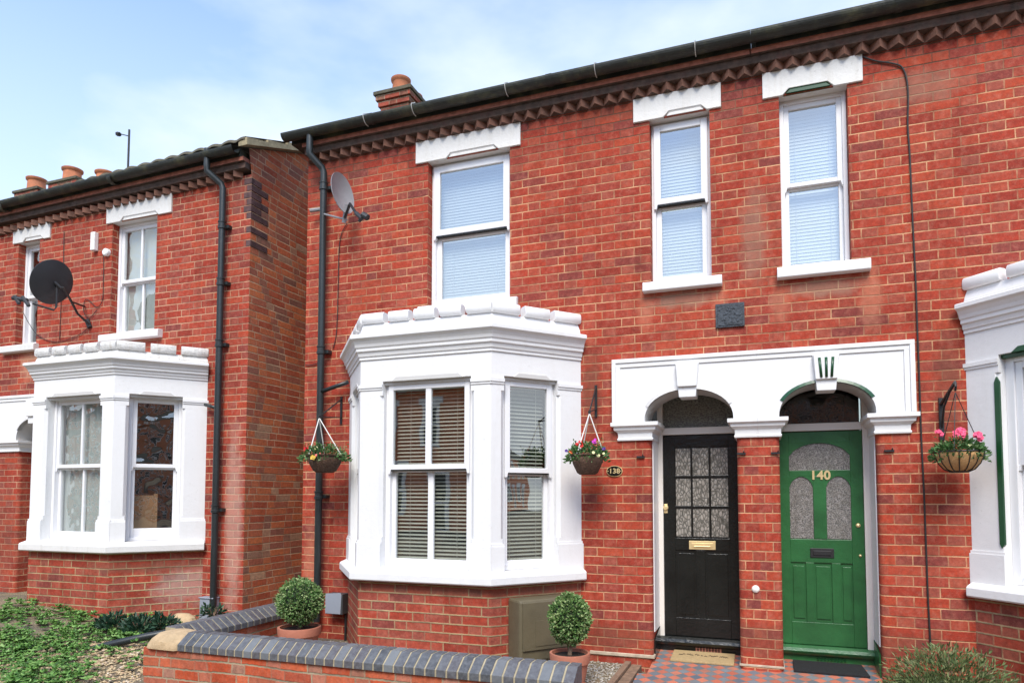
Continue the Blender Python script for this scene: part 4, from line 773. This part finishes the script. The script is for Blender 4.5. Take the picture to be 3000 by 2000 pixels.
# ================================================================== vegetation helpers
def rdir(): 
    v = Vector((random.gauss(0, 1), random.gauss(0, 1), random.gauss(0, 1))); return v.normalized()
def topiary(px, py_, R_, zc, rim_r, rim_z, h, label, seed, sq=1.0):
    random.seed(seed); T = empty('potted_topiary'); tag(T, label, 'potted plant', 'clipped box balls in terracotta pots')
    z0 = rim_z-h; m = MB(); r = rim_r; m.lathe((px, py_, z0), [(0, 0), (r*.68, 0), (r*.9, h*.72), (r*.97, h*.73), (r, h*.97), (r*.99, h), (r*.88, h), (r*.85, h*.9), (0, h*.9)], 36); pt = m.build('pot', 'terra', T, smooth='auto')
    m = MB(); m.lathe((px, py_, z0), [(0, h*.93), (r*.86, h*.91)], 24); m.build('soil', 'soil', pt, recalc=False)
    m = MB(); m.tube([(px, py_, z0+h*.9), (px+.01, py_, zc-.05)], .018, 8); m.tube([(px, py_, z0+h), (px+.06, py_+.02, zc-.04)], .01, 6); m.tube([(px, py_, z0+h), (px-.05, py_-.02, zc-.04)], .01, 6); m.build('stem', 'wood', T)
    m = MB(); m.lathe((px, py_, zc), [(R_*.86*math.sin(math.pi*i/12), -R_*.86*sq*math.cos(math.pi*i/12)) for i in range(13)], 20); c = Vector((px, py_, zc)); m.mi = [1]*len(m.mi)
    for i in range(3600):
        d = rdir(); bump = 1+.05*math.sin(d.x*9+seed)*math.sin(d.z*8+seed*2)+.03*math.sin(d.y*17); rr = R_*(random.uniform(.84, 1.0) if random.random() > .07 else random.uniform(1.0, 1.07))*bump*(1+.03*math.sin(d.z*5+d.x*4+seed)); p = c+Vector((d.x*rr, d.y*rr, d.z*rr*sq)); o_ = (d+rdir()*.9).normalized(); m.leaf(p, o_, .017, .026)
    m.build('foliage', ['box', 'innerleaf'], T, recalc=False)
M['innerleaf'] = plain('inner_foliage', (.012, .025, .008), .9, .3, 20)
topiary(-4.06, -.75, .198, .525, .195, .295, .27, 'round clipped box plant in a terracotta pot beside the grey meter box', 5, 1.02)
topiary(-1.44, -.88, .152, .545, .158, .29, .27, 'clipped box plant in a terracotta pot in front of the brown meter box', 9, 1.22)
# ================================================================== hanging baskets
def flower(m, c, r, mi, n=5, d=Vector((0, -1, .3))):
    d = (d+rdir()*.35).normalized(); a = d.orthogonal().normalized(); b = d.cross(a)
    for k in range(n):
        th = 2*math.pi*k/n; e = a*math.cos(th)+b*math.sin(th); s_ = d.cross(e)*r*.55; i = len(m.v); m.v += [c, c+e*r*.6+s_+d*r*.2, c+e*r, c+e*r*.6-s_+d*r*.2]; m.f += [[i, i+1, i+2, i+3]]; m.mi.append(mi); m.uv.append(None)
def basket(c, r, h, label, apex, flowers, kind, wallx, bz, seed, spread=1.25, fol_h=.11):
    random.seed(seed); B = empty('hanging_basket'); tag(B, label, 'hanging basket', 'hanging flower baskets on the house fronts'); c = Vector(c)
    m = MB()
    if kind == 'wicker': m.lathe(c, [(0, -h), (r*.45, -h), (r*.62, -h*.9), (r*.86, -h*.45), (r, 0), (r*.93, .004), (r*.8, -h*.2)], 30)
    else: m.lathe(c, [(0, -h), (r*.35, -h*.98), (r*.62, -h*.86), (r*.84, -h*.58), (r*.96, -h*.25), (r, 0), (r*.93, 0), (r*.8, -h*.2)], 30)
    bo = m.build('basket', 'wicker' if kind == 'wicker' else 'coir', B, smooth=True)
    if kind == 'wicker':
        m = MB(); m.tube([c+Vector((math.cos(t*.3)*r, math.sin(t*.3)*r, .002)) for t in range(22)], .009, 6)
        m.build('rim', 'wicker', bo, smooth=True)
    else:
        m = MB(); m.tube([c+Vector((math.cos(t*.3)*r*1.01, math.sin(t*.3)*r*1.01, .0)) for t in range(22)], .005, 5); m.tube([c+Vector((math.cos(t*.3)*r*.37, math.sin(t*.3)*r*.37, -h)) for t in range(22)], .005, 5)
        for k in range(14): th = 2*math.pi*k/14; m.tube([c+Vector((math.cos(th)*r*a_, math.sin(th)*r*a_, -h*b_)) for a_, b_ in ((1.02, 0), (.98, .25), (.86, .58), (.64, .87), (.37, 1.0))], .0038, 5)
        m.build('wire_frame', 'iron', bo)
    m = MB(); ap = Vector(apex)
    for k in range(3): th = 2.2+2*math.pi*k/3; p = c+Vector((math.cos(th)*r*.97, math.sin(th)*r*.97, .01)); m.tube([ap, ap+(p-ap)*.12+Vector((0, 0, -.0)), p], .005 if kind == 'wicker' else .0028, 6)
    m.build('chain', 'chain' if kind == 'wicker' else 'iron', B)
    m = MB(); wp = Vector((wallx, -.008, bz))
    m.box(wallx-.011, wallx+.011, -.014, .0, bz-.26, bz+.03); tip = ap+Vector((0, 0, .012))
    if kind == 'wicker': m.tube([(wallx, -.014, bz-.0), tip], .007, 6); m.tube([(wallx, -.014, bz-.19), tip], .006, 6); m.lathe(tip, [(0, .02), (.012, .01), (.012, -.01), (0, -.02)], 8)
    else:
        m.tube([(wallx, -.014, bz-.02), tip+Vector((0, 0, .06))], .013, 6); m.tube([(wallx, -.014, bz-.2), (wallx+.0, -.10, bz-.05), tip+Vector((0, .08, .05))], .008, 6); m.tube([tip+Vector((0, 0, .07)), tip+Vector((0, -.02, .03)), tip], .008, 6); m.box(wallx-.016, wallx+.016, -.018, .0, bz-.3, bz+.03)
    m.build('wall_bracket', 'iron', B)
    m = MB()
    for i in range(620):
        th = random.uniform(0, 2*math.pi); q = math.sqrt(random.random())*spread; rr = r*q; z = fol_h*(1-(q/spread)**2)*random.uniform(.2, 1.05)+.0-(.07 if q > 1 else 0)*random.random()
        p = c+Vector((math.cos(th)*rr, math.sin(th)*rr, z)); m.leaf(p, Vector((math.cos(th), math.sin(th), random.uniform(-.3, 1.2)))+rdir()*.6, random.uniform(.014, .026), random.uniform(.022, .045))
    for i in range(12):
        th = random.uniform(0, 6.28); p0 = c+Vector((math.cos(th)*r*.6, math.sin(th)*r*.6, .02)); dd = Vector((math.cos(th)*.6, math.sin(th)*.6, random.uniform(.5, 1.2))).normalized()*random.uniform(.06, .13)*fol_h/.11
        for k in range(7): m.leaf(p0+dd*(k/6), rdir()+dd.normalized(), .015, .026)
    m.build('foliage', 'basket', B, recalc=False)
    for (fx, fz, fr_, col, n, y_) in flowers:
        m = MB(); p = c+Vector((fx, y_, fz))
        for _ in range(n): flower(m, p+rdir()*fr_*.75*(0 if n < 3 else 1), fr_*(1 if n < 3 else .55), 0)
        m.build('flower', col, B, recalc=False)
basket((-1.425, -.36, 1.84), .145, .165, 'wicker hanging basket of bedding flowers between the bay window and the 138 plate', (-1.405, -.36, 2.20),
       [(-.045, .09, .032, 'red', 7, -.10), (.085, .115, .026, 'magenta', 5, -.06), (-.115, .025, .02, 'orange', 2, -.11), (.155, .05, .018, 'purple', 2, -.05), (.09, .015, .014, 'cpetal', 1, -.15), (.125, -.01, .016, 'cpetal', 2, -.12), (.16, .01, .012, 'cpetal', 1, -.08), (-.17, .04, .016, 'purple', 1, -.06)], 'wicker', -1.432, 2.47, 21)
basket((-4.05, -.42, 1.885), .175, .165, 'wicker hanging basket of bedding flowers in front of the black downpipe', (-4.125, -.42, 2.26),
       [(-.13, .055, .026, 'red', 5, -.12), (.045, .0, .024, 'salmon', 4, -.17), (-.05, .02, .018, 'salmon', 2, -.15), (.0, -.025, .030, 'yellow', 2, -.185), (-.15, .0, .016, 'cpetal', 2, -.1), (-.03, .07, .02, 'cpetal', 2, -.1)], 'wicker', -4.158, 2.50, 33, 1.35, .12)
basket((1.335, -.30, 1.815), .155, .145, 'wire and coir hanging basket of pink geraniums beside the green door porch', (1.325, -.30, 2.25),
       [(-.13, .13, .03, 'pink', 7, -.02), (.0, .13, .04, 'pink', 12, -.05), (.10, .10, .034, 'pink', 9, -.08), (.04, .04, .012, 'cpetal', 1, -.12)], 'coir', 1.295, 2.22, 45, 1.15, .10)
# ================================================================== satellite dishes
def dish(name, label, c, n, a, b, mat, back, parts):
    D = empty(name); tag(D, label, 'satellite dish', 'satellite dishes on the walls'); n = Vector(n).normalized(); u = Vector((0, 0, 1)).cross(n).normalized(); v = n.cross(u); c = Vector(c); m = MB(); rings = 7; N = 36; i = 0
    for s_ in (0, 1):
        for k in range(rings+1):
            q = k/rings
            for j in range(N): th = 2*math.pi*j/N; m.v.append(c+u*math.cos(th)*a*q+v*math.sin(th)*b*q+n*(.05*q*q-.008*s_))
        for k in range(rings):
            for j in range(N): m.f.append([i+k*N+j, i+k*N+(j+1) % N, i+(k+1)*N+(j+1) % N, i+(k+1)*N+j]); m.mi.append(0); m.uv.append(None)
        i += (rings+1)*N
    for j in range(N): m.f.append([rings*N+j, rings*N+(j+1) % N, i-N+(j+1) % N, i-N+j]); m.mi.append(0); m.uv.append(None)
    m.build('reflector', mat, D, smooth='auto', recalc=False)
    for nm, mt, pts, r_ in parts:
        m = MB(); 
        for seg, rr in zip(pts, r_): m.tube(seg, rr, 8)
        m.build(nm, mt, D, smooth='auto')
c = at(124, 650, -.55); e = at(208, 748, -.01); l = at(45, 690, -.75); bx = at(130, 658, -.50)
dish('satellite_dish', 'large black satellite dish seen from behind on the left house', c, (-.90, .06, .36), .235, .262, 'dish', True,
     [('lnb_arm', 'iron', [[at(131, 656, -.52), at(129, 705, -.55), at(124, 712, -.58), at(75, 697, -.72)]], [.012]),
      ('receiver', 'dish', [[at(62, 690, -.72), at(30, 684, -.76)], [at(52, 682, -.74), at(66, 702, -.74)], [at(34, 680, -.76), at(44, 697, -.75)]], [.026, .02, .022]),
      ('mount', 'iron', [[bx, at(145, 660, -.5), at(160, 685, -.35), at(178, 720, -.15), e], [at(162, 692, -.3), at(195, 704, -.01)], [at(125, 648, -.55), at(140, 662, -.5)], [at(200, 735, -.015), at(207, 752, -.012)]], [.014, .011, .02, .03])])
cc = at(780, 448, -.28)
dish('satellite_dish', 'small grey satellite dish edge on beside the black downpipe of the middle house', at(779, 447, -.30), (.95, -.10, .15), .168, .215, 'dishg', False,
     [('lnb_arm', 'iron', [[at(792, 500, -.30), at(804, 468, -.36), at(818, 490, -.5)]], [.014]), ('receiver', 'dish', [[at(818, 490, -.5), at(832, 502, -.52)], [at(833, 493, -.52), at(845, 500, -.52)], [at(825, 508, -.5), at(836, 496, -.52)]], [.022, .03, .016]),
      ('mount', 'dishg', [[at(797, 505, -.26), at(745, 492, -.10), at(737, 482, -.05)], [at(712, 484, -.10), at(736, 481, -.06)], [at(797, 470, -.30), at(790, 512, -.27)]], [.010, .02, .022])])
# aerial
m = MB(); p0, p1 = at(294, 384, 2.0), at(297, 298, 2.0); m.tube([p0-Vector((0, 0, .4)), p1], .016, 6); p = at(272, 307, 2.0); m.tube([at(297, 313, 2.0), p], .008, 5); m.tube([p-Vector((.03, 0, .0)), p+Vector((.03, 0, -.02))], .035, 6); tag(m.build('aerial', 'cable'), 'thin television aerial mast standing on the left house roof', 'aerial')
# wall box and sensor
W_ = empty('alarm_box'); tag(W_, 'white plastic box and round fitting on the wall between the left house upstairs windows', 'alarm box')
a = at(222, 557, 0); m = MB(); m.box(a.x-.035, a.x+.035, -.06, 0, a.z-.115, a.z+.115); m.build('casing', 'plastic', W_, bevel=.008)
a = at(248, 581, 0); m = MB(); m.lathe((a.x, 0, a.z), [(0, .05), (.035, .05), (.046, .04), (.046, 0)], 18, axis=(0, -1, 0)); q = m.build('round_fitting', 'plastic', W_, smooth='auto')
def cab(label, pts, r=.005, Y=-.012, sm=True):
    P_ = [at(x, y, Y) for x, y in pts]
    if sm:
        Q = []
        for k in range(len(P_)-1):
            p0, p1, p2, p3 = P_[max(k-1, 0)], P_[k], P_[k+1], P_[min(k+2, len(P_)-1)]
            for t in (0, .25, .5, .75): Q.append(.5*((2*p1)+(-p0+p2)*t+(2*p0-5*p1+4*p2-p3)*t*t+(-p0+3*p1-3*p2+p3)*t**3))
        P_ = Q+[P_[-1]]
    m = MB(); m.tube(P_, r, 6); return tag(m.build('cable', 'cable', smooth=True), label, 'cable', 'black cables clipped to the walls')
cab('long black cable running down the wall right of the porch arches', [(1975, 128), (2010, 140), (2050, 146), (2072, 155), (2083, 185), (2086, 230), (2085, 290), (2090, 360), (2096, 500), (2103, 640), (2108, 780), (2112, 880), (2116, 1000), (2121, 1100), (2127, 1250), (2132, 1380), (2138, 1490)], .0065)
cab('thin cable from the small grey dish down beside the downpipe', [(798, 512), (785, 535), (779, 570), (777, 640), (775, 720), (772, 770), (765, 800)], .004)
cab('thin cable looping left of the downpipe at the house corner', [(758, 432), (744, 440), (738, 470), (737, 520), (736, 640), (735, 800), (732, 830), (715, 838), (702, 838)], .004)
cab('cable hanging from the white box and coiling beside the large black dish', [(235, 578), (238, 600), (237, 650), (235, 690), (222, 705), (205, 690), (195, 690), (192, 715), (205, 730), (222, 712)], .004)
cab('vertical cable between the two upstairs windows of the left house', [(147, 530), (146, 580), (145, 620), (140, 700), (137, 780)], .004)
cab('drooping cable below the large black dish', [(52, 715), (68, 745), (90, 772), (130, 785), (180, 770), (205, 750)], .004)
# ================================================================== boxes
MBX = empty('meter_box'); tag(MBX, 'small grey meter box on the wall beside the bay of the middle house', 'meter box', 'grey boxes at the wall foot')
m = MB(); a0, a1 = at(748, 1362, -.12), at(782, 1410, -.12)
m.prism([(a0.x, a1.z), (a1.x, a1.z), (a1.x+.01, a0.z-.01), (a1.x-.0, a0.z+.012), (a0.x, a0.z+.0)], -.125, -.119); m.build('box_front', 'grey', MBX, bevel=.004); m = MB(); m.box(a0.x+.004, a1.x+.02, -.118, .0, a1.z-.004, a0.z+.0); b_ = m.build('box_body', 'dgrey', MBX, bevel=.004)
m = MB(); m.tube([(a1.x, -.03, a1.z), (a1.x, -.03, 0)], .012, 6); m.build('conduit', 'pipe', MBX)
m = MB(); a0, a1 = at(465, 1372, -.06), at(494, 1402, -.06); m.box(a0.x, a1.x, -.1, 0, .05, a0.z); m.box(a0.x-.01, a1.x+.01, -.11, 0, a0.z, a0.z+.015); tag(m.build('meter_box', 'grey', bevel=.005), 'grey box standing at the foot of the left house beside its downpipe', 'box', 'grey boxes at the wall foot')
F, Ln = fr((-2.185, -.68), (-1.575, 0)); GB = empty('gas_meter_box'); tag(GB, 'brown plastic gas meter box fixed to the right side of the bay base', 'meter box')
m = MB(F); m.prism([(.16, .12), (.72, .12), (.72, .63), (.16, .63)], -.22, .0); m.build('box_body', 'olive', GB, bevel=.02)
m = MB(F); m.prism([(.185, .22), (.695, .22), (.695, .61), (.185, .61)], -.235, -.2205); m.prism([(.30, .25), (.60, .25), (.60, .46), (.30, .46)], -.239, -.2355); dd = m.build('lid', 'olive', GB, bevel=.006)
# doormats
DM = empty('doormat'); tag(DM, 'tan coir doormat with dark lettering in front of the black door', 'doormat')
def slab(par, x0, x1, y0, y1, name, mat, h=.018, skew=0):
    m = MB(); z0, z1 = FZ(y0)+.002, FZ(y1)+.002; i = len(m.v); m.v += [Vector(p) for p in ((x0, y0, z0), (x1, y0, z0), (x1-skew, y1, z1), (x0, y1, z1), (x0, y0, z0+h), (x1, y0, z0+h), (x1-skew, y1, z1+h), (x0, y1, z1+h))]
    m.f += [[0, 1, 2, 3], [4, 5, 6, 7], [0, 1, 5, 4], [1, 2, 6, 5], [2, 3, 7, 6], [3, 0, 4, 7]]; m.mi += [0]*6; m.uv += [None]*6; return m.build(name, mat, par, bevel=.004)
slab(DM, -.80, -.27, .05, .33, 'mat', 'mat')
random.seed(4)
m = MB(); x = -.74        # worn illegible script: short wavy strokes
while x < -.34:
    w = random.uniform(.012, .022); y_ = .20+random.uniform(-.012, .012)
    m.tube([(x, y_, FZ(y_)+.022), (x+w*.5, y_+random.uniform(.01, .035), FZ(y_)+.024), (x+w, y_, FZ(y_)+.022)], .0028, 5); x += w+random.choice((.002, .002, .016))
m.build('worn_lettering', 'matb', DM)
DM2 = slab(None, .20, .76, .03, .30, 'doormat', 'matb', skew=.03); tag(DM2, 'black rubber doormat in front of the green door', 'doormat')
# edging beside the path
m = MB(); m.box(-1.17, -1.12, -1.7, -.05, -.1, .06); m.box(-1.115, -1.03, -1.7, -.05, -.1, .035); tag(m.build('path_edging', 'wood', bevel=.004), 'weathered timber edging strips beside the tiled path', 'edging')
# fallen pipe
m = MB(); m.tube([at(165, 1505, -1.55), at(250, 1480, -1.42), at(330, 1462, -1.3), at(400, 1449, -1.15)], .035, 12); tag(m.build('fallen_pipe', 'pipe', smooth='auto'), 'black plastic pipe lying among the ground cover plants', 'pipe')
# ================================================================== ground plants
random.seed(11); m = MB()
for i in range(800):
    px_, py_ = random.uniform(-8, 405), random.uniform(1385, 1585)
    if py_ < 1372+max(0, (px_-30))*.16: continue
    if px_ > 190 and py_ > 1508-(px_-190)*.10: 
        if random.random() < .88: continue
    if math.sin(px_*.045)+math.sin(py_*.11+px_*.02)+random.uniform(-.9, .9) < -1.35: continue
    if px_ > 180 and 1440-(px_-180)*.12+55 < py_ < 1440-(px_-180)*.12+95 and random.random() < .6: continue
    # march to the ground
    p = None
    for k in range(60):
        Yk = .0-.06*k; q = at(px_, py_, Yk)
        if q.z > gz(q.x, Yk): p = q; break
    if p is None or p.x > -4.85: continue
    if p.y > -.72 and p.x < -6.5: continue
    c = Vector((p.x, p.y, gz(p.x, p.y))); lsz = random.uniform(.55, 1.05)
    for r_ in range(random.randint(2, 4)):
        b = c+Vector((random.gauss(0, .05), random.gauss(0, .05), random.uniform(.01, .09))); tlt = rdir()*.4
        for j in range(7):
            th = 2*math.pi*j/7+random.random()*.4; m.leaf(b, Vector((math.cos(th), math.sin(th), random.uniform(.1, .5)))+tlt, random.uniform(.026, .04)*lsz, random.uniform(.035, .055)*lsz, Vector((0, 0, 1)))
tag(m.build('ground_cover', 'ivy', recalc=False), 'bright green ground cover plants spreading over the left garden', 'ground cover', kind='stuff')
def bush(name, label, c, rx, ry, rz, n, mat, lw, ll, seed, cat='plant', lower=0):
    random.seed(seed); B = empty(name); tag(B, label, cat); m = MB(); c = Vector(c); st = MB()
    for i in range(n):
        d = rdir(); 
        if d.z < lower: d.z = -d.z*.3
        q = random.uniform(.35, 1)**.5*(1+.16*math.sin(d.x*11+seed)*math.sin(d.y*9+d.z*7)); p = c+Vector((d.x*rx*q, d.y*ry*q, d.z*rz*q)); m.leaf(p, (d+rdir()*.8+Vector((0, 0, .3))), lw*random.uniform(.7, 1.2), ll*random.uniform(.7, 1.3))
    for i in range(14): d = rdir(); d.z = abs(d.z)+.3; st.tube([c-Vector((0, 0, rz*.3)), c+Vector((d.x*rx*.8, d.y*ry*.8, d.z*rz*.7))], .004, 5)
    m.build('foliage', mat, B, recalc=False); st.build('stems', 'wood', B)
for k, (x, y, Y, r_, n) in enumerate(((262, 1437, -1.0, .15, 220), (322, 1447, -1.0, .16, 240), (372, 1440, -.9, .15, 220))):
    p = at(x, y, Y); bush('dark_plant', ('dark leaved plant under the corner of the left bay', 'dark leaved plant behind the fallen pipe', 'dark leaved plant nearest the garden wall end')[k], (p.x, Y, max(gz(p.x, Y)+.03, p.z)), r_*1.15, r_*.8, r_*.75, n, 'dleaf', .03, .07, 50+k)
p = at(490, 1412, -.25); bush('dark_plant', 'small dark plant beside the downpipe foot of the left house', (p.x, -.25, p.z), .16, .1, .10, 110, 'dleaf', .025, .06, 60)
bush('shrub', 'feathery grey green shrub at the foot of the wall right of the green door', (1.20, -.45, .10), .42, .32, .33, 5200, 'shrub', .012, .042, 71, 'shrub')
# gravel and stones
random.seed(13); m = MB()
def stone(m, c, r_):
    i = len(m.v); q = [Vector((0, 0, 1)), Vector((1, 0, 0)), Vector((0, 1, 0)), Vector((-1, 0, 0)), Vector((0, -1, 0)), Vector((0, 0, -.6))]; a = random.uniform(0, 3.1)
    for v in q: v = Vector((v.x*math.cos(a)-v.y*math.sin(a), v.x*math.sin(a)+v.y*math.cos(a), v.z*.6)); m.v.append(c+Vector((v.x*r_*random.uniform(.7, 1.3), v.y*r_*random.uniform(.6, 1.2), v.z*r_)))
    m.f += [[i+a_ for a_ in t] for t in ((0, 1, 2), (0, 2, 3), (0, 3, 4), (0, 4, 1), (5, 2, 1), (5, 3, 2), (5, 4, 3), (5, 1, 4))]; m.mi += [0]*8; m.uv += [None]*8
for i in range(5200):
    x, y = random.choice(((random.uniform(-1.75, -1.18), random.uniform(-1.3, -.02)), (random.uniform(-4.45, -3.5), random.uniform(-1.65, -.1)), (random.uniform(-3.4, -1.9), random.uniform(-1.6, -.7)))); stone(m, Vector((x, y, .025)), random.uniform(.006, .014))
sg = NT('gravel_stone'); g_ = sg.n('ShaderNodeNewGeometry'); sg.ln(sg.ramp(g_.outputs['Random Per Island'], [(0, (.2, .17, .13)), (.5, (.36, .31, .24)), (.8, (.26, .25, .24)), (1, (.6, .55, .46))]), sg.b.inputs[0]); sg.b.inputs['Roughness'].default_value = .85; M['gstone'] = sg.m
sb = NT('buff_stone'); g_ = sb.n('ShaderNodeNewGeometry'); sb.ln(sb.ramp(g_.outputs['Random Per Island'], [(0, (.25, .18, .10)), (.4, (.46, .34, .19)), (.7, (.56, .44, .27)), (.9, (.34, .20, .12)), (1, (.68, .62, .5))]), sb.b.inputs[0]); sb.b.inputs['Roughness'].default_value = .85; M['buffstone'] = sb.m
tag(m.build('gravel', 'gstone', recalc=False), 'pale gravel round the bay base and the pots', 'gravel', kind='stuff')
m = MB()
for i in range(4200):
    x = random.uniform(-6.3, -4.7); y = random.uniform(-2.7, -1.2); stone(m, Vector((x, y, gz(x, y)+.004)), random.uniform(.006, .020))
tag(m.build('pebbles', 'buffstone', recalc=False), 'buff pebbles on the bare ground beside the garden wall', 'pebbles', kind='stuff')
m = MB(); p = at(281, 1556, -1.75); random.seed(2); stone(m, p, .05); stone(m, p+Vector((.03, .02, 0)), .035); tag(m.build('brick_fragment', 'terrafrag'), 'broken piece of orange brick lying on the pebbles', 'rubble')
m = MB(); p = at(420, 1418, -.35); m.lathe(p-Vector((0, 0, .04)), [(0, .09), (.08, .085), (.15, .05), (.17, 0), (0, -.02)], 12); [setattr(v, 'y', p.y+(v.y-p.y)*.6) for v in m.v]; tag(m.build('rock', 'stone', smooth='auto'), 'rounded stone at the foot of the left bay', 'stone')
# cardboard box inside the left bay
m = MB(); F, Ln = fr((-6.56, -.68), (-5.96, 0)); m.fr = F; m.box(.16, .40, .30, .55, 1.02, 1.50); m.box(.40, .44, .3, .5, 1.02, 1.52); tag(m.build('cardboard_box', 'card', bevel=.003), 'cardboard box standing inside the left bay window', 'cardboard box')
